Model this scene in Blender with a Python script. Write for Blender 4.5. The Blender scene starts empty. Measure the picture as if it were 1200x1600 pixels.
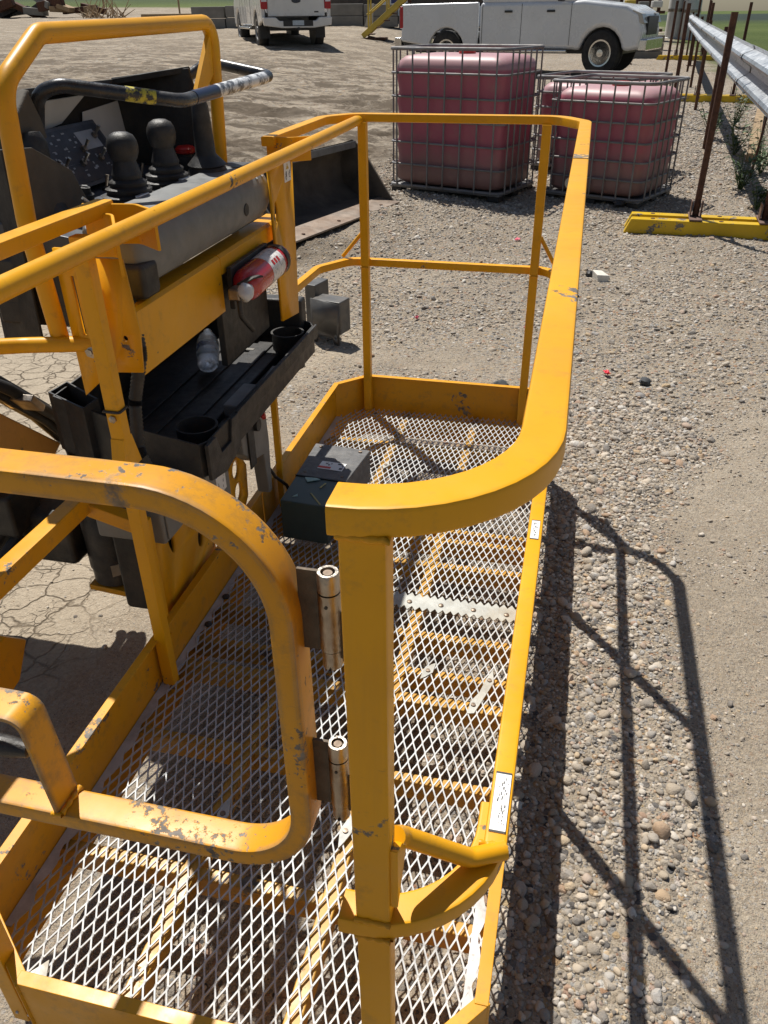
import bpy, math, random
import numpy as np
from mathutils import Vector, Matrix, noise as mnoise
random.seed(7); rng = np.random.default_rng(11)
R = math.radians
scn = bpy.context.scene
COL = scn.collection

# ------------------------------------------------------------------ camera
cam_d = bpy.data.cameras.new('camera'); cam = bpy.data.objects.new('camera', cam_d); COL.objects.link(cam)
CAM = Vector((0.8739, -0.4032, 1.5856))
yaw, pit, rol, FPX = -0.2328, -0.5593, -0.0115, 1241.53
fwd = Vector((math.sin(yaw)*math.cos(pit), math.cos(yaw)*math.cos(pit), math.sin(pit)))
rt = Vector((math.cos(yaw), -math.sin(yaw), 0)); up = rt.cross(fwd)
rx = rt*math.cos(rol) + up*math.sin(rol); uy = up*math.cos(rol) - rt*math.sin(rol)
m = Matrix((rx, uy, -fwd)).transposed().to_4x4(); m.translation = CAM
cam.matrix_world = m
cam_d.sensor_fit = 'VERTICAL'; cam_d.sensor_height = 36; cam_d.lens = 36*FPX/1600
cam_d.clip_start = 0.02; cam_d.clip_end = 6000
scn.camera = cam

# ------------------------------------------------------------------ sky + sun
SUN = Vector((-0.36, 0.44, 1)).normalized()
w = bpy.data.worlds.new('World'); scn.world = w; w.use_nodes = True
nt = w.node_tree; nt.nodes.clear()
sky = nt.nodes.new('ShaderNodeTexSky'); sky.sky_type = 'NISHITA'; sky.sun_disc = False
sky.sun_elevation = math.asin(SUN.z); sky.sun_rotation = math.atan2(SUN.x, SUN.y)
sky.dust_density = .7; sky.air_density = 1.0; sky.ozone_density = 1.0
bgn = nt.nodes.new('ShaderNodeBackground'); bgn.inputs[1].default_value = 0.05
# thin summer clouds
tc = nt.nodes.new('ShaderNodeTexCoord'); mp = nt.nodes.new('ShaderNodeMapping'); mp.inputs['Scale'].default_value = (3, 3, 9)
cn = nt.nodes.new('ShaderNodeTexNoise'); cn.inputs['Scale'].default_value = 1.6; cn.inputs['Detail'].default_value = 8
cr = nt.nodes.new('ShaderNodeValToRGB'); cr.color_ramp.elements[0].position = .55; cr.color_ramp.elements[1].position = .74
mx = nt.nodes.new('ShaderNodeMixRGB'); mx.inputs[2].default_value = (9, 9.6, 10.4, 1)
wo = nt.nodes.new('ShaderNodeOutputWorld'); L = nt.links.new
L(tc.outputs['Generated'], mp.inputs[0]); L(mp.outputs[0], cn.inputs[0]); L(cn.outputs[0], cr.inputs[0])
L(cr.outputs[0], mx.inputs[0]); L(sky.outputs[0], mx.inputs[1]); L(mx.outputs[0], bgn.inputs[0]); L(bgn.outputs[0], wo.inputs[0])
sd = bpy.data.lights.new('sun', 'SUN'); sd.energy = 5.0; sd.angle = R(0.53); sd.color = (1, .955, .88)
so = bpy.data.objects.new('sun', sd); COL.objects.link(so); so.rotation_euler = (-SUN).to_track_quat('-Z', 'Y').to_euler()
so.location = (-3, 4, 8)
scn.view_settings.view_transform = 'Standard'; scn.view_settings.look = 'None'
cy = scn.cycles; cy.max_bounces = 7; cy.diffuse_bounces = 3; cy.glossy_bounces = 3; cy.transmission_bounces = 6; cy.transparent_max_bounces = 6
scn.view_settings.exposure = 0.19; scn.view_settings.gamma = 1

# ------------------------------------------------------------------ material helpers
MATS = {}
class NT:
    def __init__(s, name):
        s.m = bpy.data.materials.new(name); s.m.use_nodes = True; s.t = s.m.node_tree
        s.b = s.t.nodes['Principled BSDF']; s.out = s.t.nodes['Material Output']
    def n(s, typ, **k):
        nd = s.t.nodes.new(typ)
        for a, v in k.items():
            if a.startswith('i_'):
                key = a[2:]; key = int(key) if key.isdigit() else key.replace('_', ' ')
                nd.inputs[key].default_value = v
            else: setattr(nd, a, v)
        return nd
    def l(s, a, b): s.t.links.new(a, b)
    def pos(s):
        if not hasattr(s, '_p'): s._p = s.n('ShaderNodeNewGeometry').outputs['Position']
        return s._p
    def loc(s):
        if not hasattr(s, '_o'): s._o = s.n('ShaderNodeTexCoord').outputs['Object']
        return s._o
    def noise(s, scale, detail=4, rough=.55, co=None, dist=0):
        nd = s.n('ShaderNodeTexNoise'); nd.inputs['Scale'].default_value = scale; nd.inputs['Detail'].default_value = detail
        nd.inputs['Roughness'].default_value = rough; nd.inputs['Distortion'].default_value = dist
        s.l(co or s.pos(), nd.inputs['Vector']); return nd.outputs[0]
    def vor(s, scale, feature='F1', co=None, out=0, rnd=1):
        nd = s.n('ShaderNodeTexVoronoi'); nd.feature = feature; nd.inputs['Scale'].default_value = scale; nd.inputs['Randomness'].default_value = rnd
        s.l(co or s.pos(), nd.inputs['Vector']); return nd.outputs[out]
    def ramp(s, fac, stops, interp='LINEAR'):
        nd = s.n('ShaderNodeValToRGB'); r = nd.color_ramp; r.interpolation = interp
        while len(r.elements) < len(stops): r.elements.new(.5)
        for e, (p, c) in zip(r.elements, stops):
            e.position = p; e.color = (c, c, c, 1) if isinstance(c, (int, float)) else (*c, 1)
        s.l(fac, nd.inputs[0]); return nd.outputs[0]
    def mix(s, fac, a, b, mode='MIX'):
        nd = s.n('ShaderNodeMixRGB'); nd.blend_type = mode
        for i, v in ((0, fac), (1, a), (2, b)):
            if isinstance(v, (int, float)): nd.inputs[i].default_value = v if i == 0 else (v, v, v, 1)
            elif isinstance(v, tuple): nd.inputs[i].default_value = (*v, 1)
            else: s.l(v, nd.inputs[i])
        return nd.outputs[0]
    def math(s, op, a, b=0.0, clamp=False):
        nd = s.n('ShaderNodeMath'); nd.operation = op; nd.use_clamp = clamp
        for i, v in ((0, a), (1, b)):
            if isinstance(v, (int, float)): nd.inputs[i].default_value = v
            else: s.l(v, nd.inputs[i])
        return nd.outputs[0]
    def bump(s, h, strength=.3, dist=.01, normal=None):
        nd = s.n('ShaderNodeBump'); nd.inputs['Strength'].default_value = strength; nd.inputs['Distance'].default_value = dist
        s.l(h, nd.inputs['Height'])
        if normal: s.l(normal, nd.inputs['Normal'])
        return nd.outputs[0]
    def set(s, **k):
        for a, v in k.items():
            key = a.replace('_', ' ')
            if hasattr(v, 'is_linked') or hasattr(v, 'links'): s.l(v, s.b.inputs[key])
            else: s.b.inputs[key].default_value = (*v, 1) if isinstance(v, tuple) and len(v) == 3 and 'Color' in key else v
        return s

def simple(name, col, rough=.5, metal=0, var=.15, nscale=30, bump=.0, bscale=200, dirt=None, dirt_amt=.4, coat=0):
    if name in MATS: return MATS[name]
    s = NT(name); co = s.loc()
    n = s.noise(nscale, 5, co=co)
    c = s.mix(s.ramp(n, [(.3, 0.), (.7, 1.)]), tuple(x*(1-var) for x in col), tuple(min(1, x*(1+var)) for x in col))
    if dirt:
        d = s.ramp(s.noise(nscale*.35, 6, .65, co=co), [(.45, 0.), (.7, dirt_amt)])
        c = s.mix(d, c, dirt)
    r = s.ramp(s.noise(nscale*1.7, 4, co=co), [(.3, max(.02, rough-.1)), (.7, min(1, rough+.12))])
    s.set(Base_Color=c, Roughness=r, Metallic=metal, Coat_Weight=coat)
    if bump: s.set(Normal=s.bump(s.noise(bscale, 3, co=co), bump, .004))
    MATS[name] = s.m; return s.m

def yellow_paint(name, wear=.1, col=(.82, .385, .006), fine=1.0, edge=False, grime=1.0):
    if name in MATS: return MATS[name]
    s = NT(name); co = s.loc()
    n1 = s.noise(3.2, 5, co=co); n2 = s.noise(55, 4, co=co)
    c = s.mix(s.ramp(n1, [(.3, 0.), (.75, 1.)]), (col[0]*.87, col[1]*.85, col[2]*.9), (col[0]*1.05, col[1]*1.09, col[2]*1.3))
    # dust film and grime
    dust = s.ramp(s.noise(9, 7, .7, co=co), [(.5, 0.), (.8, .2)])
    c = s.mix(dust, c, (.45, .29, .10))
    grm = s.ramp(s.noise(26, 8, .75, co=co), [(.56-.07*(grime-1), 0.), (.72, .38*grime)]); c = s.mix(grm, c, (.30, .17, .05))
    mpv = s.n('ShaderNodeMapping'); mpv.inputs['Scale'].default_value = (40, 40, 3); s.l(co, mpv.inputs[0])
    c = s.mix(s.ramp(s.noise(1.2, 5, .65, co=mpv.outputs[0]), [(.55, 0.), (.75, .25)]), c, (.52, .25, .03))
    # scratches: long thin
    mp = s.n('ShaderNodeMapping'); mp.inputs['Rotation'].default_value = (.5, .8, .4); mp.inputs['Scale'].default_value = (9, 90, 60); s.l(co, mp.inputs[0])
    scr = s.ramp(s.noise(3.0, 5, .6, co=mp.outputs[0]), [(.70-.05*wear, 0.), (.735, .55)])
    c = s.mix(scr, c, (.33, .17, .05))
    # chips to primer / bare steel
    chipn = s.math('ADD', s.math('MULTIPLY', s.noise(7.5, 3, .5, co=co), .62), s.math('MULTIPLY', s.noise(60*fine, 5, .7, co=co), .38))
    t = .66-.16*wear
    chip = s.ramp(chipn, [(t, 0.), (t+.018, 1.)])
    if edge:
        for cc_, rr_ in (((.105, -1.231, 1.262), .075), ((-.02, -1.23, 1.262), .05), ((.215, -1.225, 1.20), .04), ((.235, -1.228, .88), .03)):
            vd = s.n('ShaderNodeVectorMath'); vd.operation = 'DISTANCE'; vd.inputs[1].default_value = cc_; s.l(co, vd.inputs[0])
            rub = s.math('ADD', s.math('MULTIPLY', vd.outputs['Value'], 1/rr_), s.math('MULTIPLY', s.noise(42, 6, .7, co=co), 1.5))
            chip = s.math('MAXIMUM', chip, s.ramp(rub, [(.78, .85), (.98, 0.)]))
        bv = s.n('ShaderNodeBevel'); bv.samples = 4; bv.inputs[0].default_value = .011
        g = s.n('ShaderNodeNewGeometry'); vm = s.n('ShaderNodeVectorMath'); vm.operation = 'DOT_PRODUCT'
        s.l(bv.outputs[0], vm.inputs[0]); s.l(g.outputs['True Normal'], vm.inputs[1])
        e = s.ramp(vm.outputs['Value'], [(.88, 1.), (.975, 0.)])
        en = s.ramp(s.noise(16, 5, .6, co=co), [(.43, 0.), (.50, 1.)])
        chip = s.math('MAXIMUM', chip, s.math('MULTIPLY', e, en))
    grey = s.mix(s.ramp(n2, [(.35, 0.), (.65, 1.)]), (.10, .085, .07), (.235, .21, .18))
    c = s.mix(chip, c, grey)
    rg = s.mix(chip, s.ramp(s.noise(20, 4, co=co), [(.3, .30), (.7, .46)]), .62)
    s.set(Base_Color=c, Roughness=rg, Coat_Weight=.0, Specular_IOR_Level=.32)
    h = s.math('SUBTRACT', s.math('MULTIPLY', s.noise(420, 2, co=co), .12), chip)
    s.set(Normal=s.bump(h, .35, .0006))
    MATS[name] = s.m; return s.m

YEL = yellow_paint('yellow_paint', .12)
YELW = yellow_paint('yellow_paint_worn', .74, (.72, .325, .012), edge=True, fine=1.9, grime=1.9)
YELT = yellow_paint('yellow_paint_toe', .2, (.76, .345, .008), grime=1.5)
YBEAM = yellow_paint('yellow_paint_dusty', .3, (.58, .31, .045), grime=1.8)
YSKID = yellow_paint('skid_yellow_paint', .5, (.66, .42, .012))
BLACKP = simple('black_plastic', (.018, .018, .019), .5, 0, .3, 25, .25, 300, (.12, .10, .075), .35)
BLACKR = simple('black_rubber', (.022, .022, .023), .46, 0, .3, 40, .3, 500, (.11, .095, .08), .4)
GREYP = simple('grey_plastic', (.17, .18, .185), .48, 0, .12, 20, .15, 400, (.25, .22, .17), .3)
STEEL = simple('bare_steel', (.40, .36, .31), .38, 1, .25, 40, .2, 200, (.16, .10, .06), .6)
SCREW = simple('screw_steel', (.22, .17, .13), .5, .8, .3, 60)
GALV = simple('galvanized_steel', (.62, .64, .66), .34, .9, .12, 12, .1, 60, (.5, .5, .5), .3)
WHITE = simple('white_vinyl', (.80, .80, .78), .4, 0, .04, 20)
DARK = simple('dark_print', (.02, .02, .02), .5)
RED = simple('red_plastic', (.45, .015, .012), .35, 0, .1, 20)
GBOX = simple('grey_enclosure', (.19, .19, .18), .5, 0, .12, 18, .15, 300, (.28, .23, .17), .4)
RUST = simple('rusty_steel', (.075, .032, .020), .8, .2, .4, 30, .4, 150, (.16, .075, .035), .6)

def grating_mat():
    s = NT('grating_metal'); co = s.loc()
    n = s.noise(14, 5, co=co)
    c = s.mix(s.ramp(n, [(.3, 0.), (.7, 1.)]), (.44, .45, .455), (.60, .61, .61))
    c = s.mix(s.ramp(s.noise(6, 7, .75, co=co), [(.47, 0.), (.68, .7)]), c, (.21, .205, .195))
    s.set(Base_Color=c, Roughness=.55, Metallic=.1); s.set(Normal=s.bump(s.noise(500, 2, co=co), .2, .0006))
    return s.m
GRATE = grating_mat()

# ------------------------------------------------------------------ mesh builder
ORG = {}
def fillet(pts, r, n=8):
    pts = [Vector(p) for p in pts]; out = [pts[0]]
    for i in range(1, len(pts)-1):
        p, a, b = pts[i], pts[i-1]-pts[i], pts[i+1]-pts[i]
        ri = r[i-1] if isinstance(r, (list, tuple)) else r
        la, lb = a.length, b.length; a.normalize(); b.normalize()
        ang = a.angle(b)
        if ri <= 0 or ang > math.pi-.02: out.append(p); continue
        d = min(ri/math.tan(ang/2), la*.49 if i > 1 else la*.98, lb*.49 if i < len(pts)-2 else lb*.98)
        rr = d*math.tan(ang/2); bis = (a+b).normalized(); c = p+bis*(rr/math.sin(ang/2))
        s0, s1 = p+a*d-c, p+b*d-c; tot = s0.angle(s1); ax = s0.cross(s1).normalized()
        for k in range(n+1): out.append(c+Matrix.Rotation(tot*k/n, 3, ax) @ s0)
    out.append(pts[-1]); return out

def rrect(w, h, r=.003, n=2):
    o = []
    for cx, cy, a0 in ((w/2-r, h/2-r, 0), (-w/2+r, h/2-r, 90), (-w/2+r, -h/2+r, 180), (w/2-r, -h/2+r, 270)):
        for k in range(n+1):
            a = R(a0+90*k/n); o.append((cx+r*math.cos(a), cy+r*math.sin(a)))
    return o
def circ(r, n=14): return [(r*math.cos(2*math.pi*k/n), r*math.sin(2*math.pi*k/n)) for k in range(n)]

class MB:
    def __init__(s): s.v = []; s.f = []
    def add(s, vs, fs):
        o = len(s.v); s.v += [tuple(v) for v in vs]; s.f += [tuple(i+o for i in f) for f in fs]; return s
    def box(s, c, size, rz=0, M=None):
        hx, hy, hz = (x/2 for x in size); c = Vector(c); Rm = M or Matrix.Rotation(rz, 3, 'Z')
        vs = [c+Rm @ Vector((x*hx, y*hy, z*hz)) for x in (-1, 1) for y in (-1, 1) for z in (-1, 1)]
        return s.add(vs, [(0, 1, 3, 2), (4, 6, 7, 5), (0, 4, 5, 1), (2, 3, 7, 6), (0, 2, 6, 4), (1, 5, 7, 3)])
    def b2(s, lo, hi):
        return s.box([(a+b)/2 for a, b in zip(lo, hi)], [b-a for a, b in zip(lo, hi)])
    def sweep(s, pts, prof, upv=(0, 0, 1), cap=True, closed=False):
        pts = [Vector(p) for p in pts]; n = len(pts); k = len(prof); vs = []; U = Vector(upv)
        for i, p in enumerate(pts):
            if closed: t = pts[(i+1) % n]-pts[i-1]
            else: t = (pts[min(i+1, n-1)]-p).normalized()+(p-pts[max(i-1, 0)]).normalized()
            t.normalize()
            sd_ = t.cross(U)
            if sd_.length < .05: sd_ = t.cross(Vector((1, .001, 0)))
            sd_.normalize(); u2 = sd_.cross(t).normalized()
            sc = 1.0
            if 0 < i < n-1 or closed:
                a = (pts[(i+1) % n]-p).normalized(); cosh = max(.35, a.dot(t)); sc = 1/cosh
            bend = Vector((0, 0, 0))
            for (x, y) in prof: vs.append(p+sd_*x+u2*y)
        fs = []
        for i in range(n if closed else n-1):
            j = (i+1) % n
            for q in range(k): fs.append((i*k+q, j*k+q, j*k+(q+1) % k, i*k+(q+1) % k))
        if cap and not closed: fs.append(tuple(range(k))); fs.append(tuple(reversed(range((n-1)*k, n*k))))
        return s.add(vs, fs)
    def cyl(s, p0, p1, r0, r1=None, n=16):
        r1 = r0 if r1 is None else r1; p0, p1 = Vector(p0), Vector(p1); t = (p1-p0).normalized()
        a = t.orthogonal().normalized(); b = t.cross(a); vs = []
        for p, r in ((p0, r0), (p1, r1)):
            for q in range(n):
                an = 2*math.pi*q/n; vs.append(p+(a*math.cos(an)+b*math.sin(an))*r)
        fs = [(q, (q+1) % n, n+(q+1) % n, n+q) for q in range(n)]+[tuple(reversed(range(n))), tuple(range(n, 2*n))]
        return s.add(vs, fs)
    def lathe(s, base, axis, prof, n=20, cap=True):
        base = Vector(base); t = Vector(axis).normalized(); a = t.orthogonal().normalized(); b = t.cross(a); vs = []; k = len(prof)
        for (r, h) in prof:
            for q in range(n):
                an = 2*math.pi*q/n; vs.append(base+t*h+(a*math.cos(an)+b*math.sin(an))*max(r, 1e-4))
        fs = []
        for i in range(k-1):
            for q in range(n): fs.append((i*n+q, i*n+(q+1) % n, (i+1)*n+(q+1) % n, (i+1)*n+q))
        if cap: fs.append(tuple(reversed(range(n)))); fs.append(tuple(range((k-1)*n, k*n)))
        return s.add(vs, fs)
    def prism(s, poly, axis, lo, hi):
        """poly of 2-D points in the plane normal to axis ('x': (y,z), 'y': (x,z), 'z': (x,y))"""
        f = {'x': lambda a, b, c: (c, a, b), 'y': lambda a, b, c: (a, c, b), 'z': lambda a, b, c: (a, b, c)}[axis]
        n = len(poly); vs = [f(a, b, lo) for a, b in poly]+[f(a, b, hi) for a, b in poly]
        fs = [(i, (i+1) % n, n+(i+1) % n, n+i) for i in range(n)]+[tuple(reversed(range(n))), tuple(range(n, 2*n))]
        return s.add(vs, fs)
    def build(s, name, mat, parent=None, bevel=0, smooth=40, wn=False, seg=2):
        me = bpy.data.meshes.new(name); o = Vector(ORG.get(parent.name, (0, 0, 0)) if parent else ORG.get('_cur', (0, 0, 0)))
        me.from_pydata([Vector(v)-o for v in s.v], [], s.f)
        import bmesh
        bm = bmesh.new(); bm.from_mesh(me); bmesh.ops.recalc_face_normals(bm, faces=bm.faces); bm.to_mesh(me); bm.free()
        me.materials.append(mat)
        me.polygons.foreach_set('use_smooth', [smooth > 0]*len(me.polygons))
        if smooth > 0: me.set_sharp_from_angle(angle=R(smooth))
        ob = bpy.data.objects.new(name, me); COL.objects.link(ob)
        if parent: ob.parent = parent; ORG[ob.name] = tuple(o)
        if bevel:
            md = ob.modifiers.new('bevel', 'BEVEL'); md.width = bevel; md.segments = seg; md.limit_method = 'ANGLE'; md.angle_limit = R(35); md.harden_normals = True
        elif wn:
            md = ob.modifiers.new('wn', 'WEIGHTED_NORMAL'); md.keep_sharp = True
        return ob

def tag(o, label, cat=None, group=None, kind=None):
    if label: o['label'] = label
    if cat: o['category'] = cat
    if group: o['group'] = group
    if kind: o['kind'] = kind
    return o
def thing(name, label, cat, loc, group=None, rz=0, local=False):
    """Empty at the thing's base. Parts are given in world coordinates unless local."""
    o = bpy.data.objects.new(name, None); COL.objects.link(o); o.location = loc; o.rotation_euler = (0, 0, rz); o.empty_display_size = .1
    ORG[o.name] = (0, 0, 0) if local else tuple(loc)
    return tag(o, label, cat, group, 'thing')
def solo(mb, name, mat, label, cat, base, group=None, **k):
    """A thing that is a single mesh, with its origin at its base."""
    ORG['_cur'] = tuple(base); o = mb.build(name, mat, None, **k); ORG['_cur'] = (0, 0, 0)
    o.location = base; ORG[o.name] = tuple(base); return tag(o, label, cat, group, 'thing')
def plate(name, outer, holes, axis, pos, th, mat, parent, bevel=0):
    """flat plate with holes; outer/holes as 2-D loops, axis the normal"""
    cu = bpy.data.curves.new(name, 'CURVE'); cu.dimensions = '2D'; cu.fill_mode = 'BOTH'; cu.extrude = th/2
    for lp in [outer]+holes:
        sp = cu.splines.new('POLY'); sp.points.add(len(lp)-1); sp.use_cyclic_u = True
        for p, (a, b) in zip(sp.points, lp): p.co = (a, b, 0, 1)
    tmp = bpy.data.objects.new('tmp', cu); me0 = bpy.data.meshes.new_from_object(tmp)
    f = {'x': lambda a, b, c: (pos+c, a, b), 'y': lambda a, b, c: (a, pos+c, b), 'z': lambda a, b, c: (a, b, pos+c)}[axis]
    mb = MB(); mb.add([f(*v.co) for v in me0.vertices], [tuple(p.vertices) for p in me0.polygons])
    bpy.data.objects.remove(tmp); bpy.data.curves.remove(cu); bpy.data.meshes.remove(me0)
    ob = mb.build(name, mat, parent, bevel=0, smooth=30)
    import bmesh
    bm = bmesh.new(); bm.from_mesh(ob.data); bmesh.ops.remove_doubles(bm, verts=bm.verts, dist=1e-5); bmesh.ops.recalc_face_normals(bm, faces=bm.faces); bm.to_mesh(ob.data); bm.free()
    return ob
def ell(cx, cy, a, b, n=16, rot=0): return [(cx+a*math.cos(t)*math.cos(rot)-b*math.sin(t)*math.sin(rot), cy+a*math.cos(t)*math.sin(rot)+b*math.sin(t)*math.cos(rot)) for t in (2*math.pi*k/n for k in range(n))]

# ------------------------------------------------------------------ numpy noise
_lat = rng.random((256, 256))
def vn(x, y, s=1.0, seed=0):
    x = np.asarray(x)*s+seed*17.3+1000; y = np.asarray(y)*s+seed*31.7+1000
    xi = np.floor(x).astype(int); yi = np.floor(y).astype(int); fx = x-xi; fy = y-yi
    fx = fx*fx*(3-2*fx); fy = fy*fy*(3-2*fy); g = lambda a, b: _lat[a & 255, b & 255]
    return (g(xi, yi)*(1-fx)+g(xi+1, yi)*fx)*(1-fy)+(g(xi, yi+1)*(1-fx)+g(xi+1, yi+1)*fx)*fy
def fbm(x, y, s=1.0, o=4, seed=0):
    t = 0; a = .5; tot = 0
    for k in range(o): t = t+a*vn(x, y, s*2**k, seed+k); tot += a; a *= .5
    return t/tot
def sst(a, b, x): t = np.clip((np.asarray(x)-a)/(b-a), 0, 1); return t*t*(3-2*t)

# ------------------------------------------------------------------ ground
def zones(x, y):
    x = np.asarray(x, float); y = np.asarray(y, float)
    nz = fbm(x, y, 1.3, 4, 3)-.5; nb = fbm(x, y, .35, 3, 9)-.5
    gr_near = sst(.55, .95, x+nz*.5)*(1-sst(1.20, 1.50, x+nz*.7-.10*np.maximum(0, y-1)))
    gr_far = sst(2.4, 3.9, y+nz*2.4-np.maximum(0, x-1.1)*.9)*sst(-1.6, -.5, x+nz*1.2+.05*(y-3))
    gr = np.maximum(gr_near*(1-sst(-.1, .35, .12-y+nz*.6)*.6), gr_far)
    under = sst(-.1, .3, x)*(1-sst(.8, 1, x))*(1-sst(2.3, 3, y))*.55
    gr = np.clip(np.maximum(gr, under), 0, 1)
    clay = (1-sst(-.6, -.1, x+nz*.6))*(1-sst(4.2, 6.0, y+nz*2))
    mud = sst(.0, .09, fbm(x*.45, y*1.6, 1.0, 4, 21)-.46)*sst(3.9, 6, y+nb*3)*(1-sst(13, 20, y+nb*4))*(1-sst(-1.2, -.2, x+nz))
    mud = np.maximum(mud, .75*sst(.52, .62, fbm(x, y, .9, 4, 44))*(1-gr)*sst(1.4, 2.6, x)*0)
    return gr, clay, mud
def rise(x, y):
    x = np.asarray(x, float); y = np.asarray(y, float)
    t = np.maximum(0, y-3.5); h = .022*t*t/(t+4)
    left = 1+1.15*sst(2.5, 8, -x); right = 1-.3*sst(3, 9, x)
    h = h*left*right
    lim = .58*left*right; ext = .45+2.2*sst(5, 60, -x)
    h = np.where(h > lim, lim+ext*(1-np.exp(-np.maximum(h-lim, 0)/ext)), h)
    return h+.02*np.maximum(0, y-70)*sst(0, 25, -x)*np.exp(-np.maximum(0, y-400)/400)
def relief(x, y):
    gr, clay, mud = zones(x, y)
    near = np.exp(-np.maximum(0, y-3)/14)
    h = (fbm(x, y, 1.7, 4, 5)-.5)*.05*np.clip(np.abs(y-1)/3+.15, 0, 1)+(fbm(x, y, 9, 3, 6)-.5)*.014+(vn(x, y, 21, 7)-.5)*.009
    rut = np.abs(np.sin((y*1.45+x*.28+1.3*fbm(x, y, .5, 2, 8))*2.1))
    rough = sst(4, 8, y)*(1-sst(-.9, .2, x))*np.exp(-np.maximum(0, y-14)/12)
    h = h+rough*((fbm(x*.8, y*1.15, 2.0, 4, 71)-.5)*.13+(fbm(x, y, 7, 3, 72)-.5)*.05)
    h = h+mud*((fbm(x*.6, y*2.2, 2.6, 4, 12)-.5)*.17-.05*rut+.02)
    return h
def gz(x, y): return float(rise(x, y)+relief(x, y))
def axis(segs):
    o = [segs[0][0]]
    for a, b, st0, st1 in segs:
        p = a
        while p < b-1e-6:
            f = (p-a)/(b-a); p = min(b, p+st0*(st1/st0)**f); o.append(p)
    return np.array(sorted(set(np.round(o, 4))))
gx = np.concatenate([-axis([(2.2, 8, .035, .12), (8, 60, .12, 2.5), (60, 900, 2.5, 80)])[::-1], axis([(-2.2, 2.6, .025, .025), (2.6, 9, .03, .2), (9, 60, .2, 3), (60, 900, 3, 80)])[1:]])
gy = axis([(-6, -.5, .4, .06), (-.5, 5, .03, .026), (5, 15, .026, .06), (15, 60, .07, 1.2), (60, 2500, 1.2, 120)])
X, Y = np.meshgrid(gx, gy); Z = rise(X, Y)+relief(X, Y)
nx, ny = len(gx), len(gy)
me = bpy.data.meshes.new('ground'); V = np.stack([X, Y, Z], -1).reshape(-1, 3)
idx = np.arange(nx*ny).reshape(ny, nx); F = np.stack([idx[:-1, :-1], idx[:-1, 1:], idx[1:, 1:], idx[1:, :-1]], -1).reshape(-1, 4)
me.vertices.add(len(V)); me.vertices.foreach_set('co', V.ravel().astype(np.float32))
me.loops.add(F.size); me.loops.foreach_set('vertex_index', F.ravel().astype(np.int32))
me.polygons.add(len(F)); me.polygons.foreach_set('loop_start', np.arange(0, F.size, 4, dtype=np.int32)); me.polygons.foreach_set('loop_total', np.full(len(F), 4, np.int32))
me.update(calc_edges=True); me.polygons.foreach_set('use_smooth', np.ones(len(F), bool))
gr, clay, mud = zones(X, Y)
grass = np.maximum(sst(3.3, 4.6, X+(fbm(X, Y, .8, 3, 31)-.5)*1.6)*sst(9, 16, Y), sst(62, 70, Y+(fbm(X, Y, .2, 3, 32)-.5)*6)*(sst(8, 12, -X)))
grass = np.maximum(grass, sst(60, 75, Y))
at_ = me.attributes.new('zone', 'FLOAT_COLOR', 'POINT')
at_.data.foreach_set('color', np.stack([gr, clay, mud, grass], -1).reshape(-1).astype(np.float32))

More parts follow.
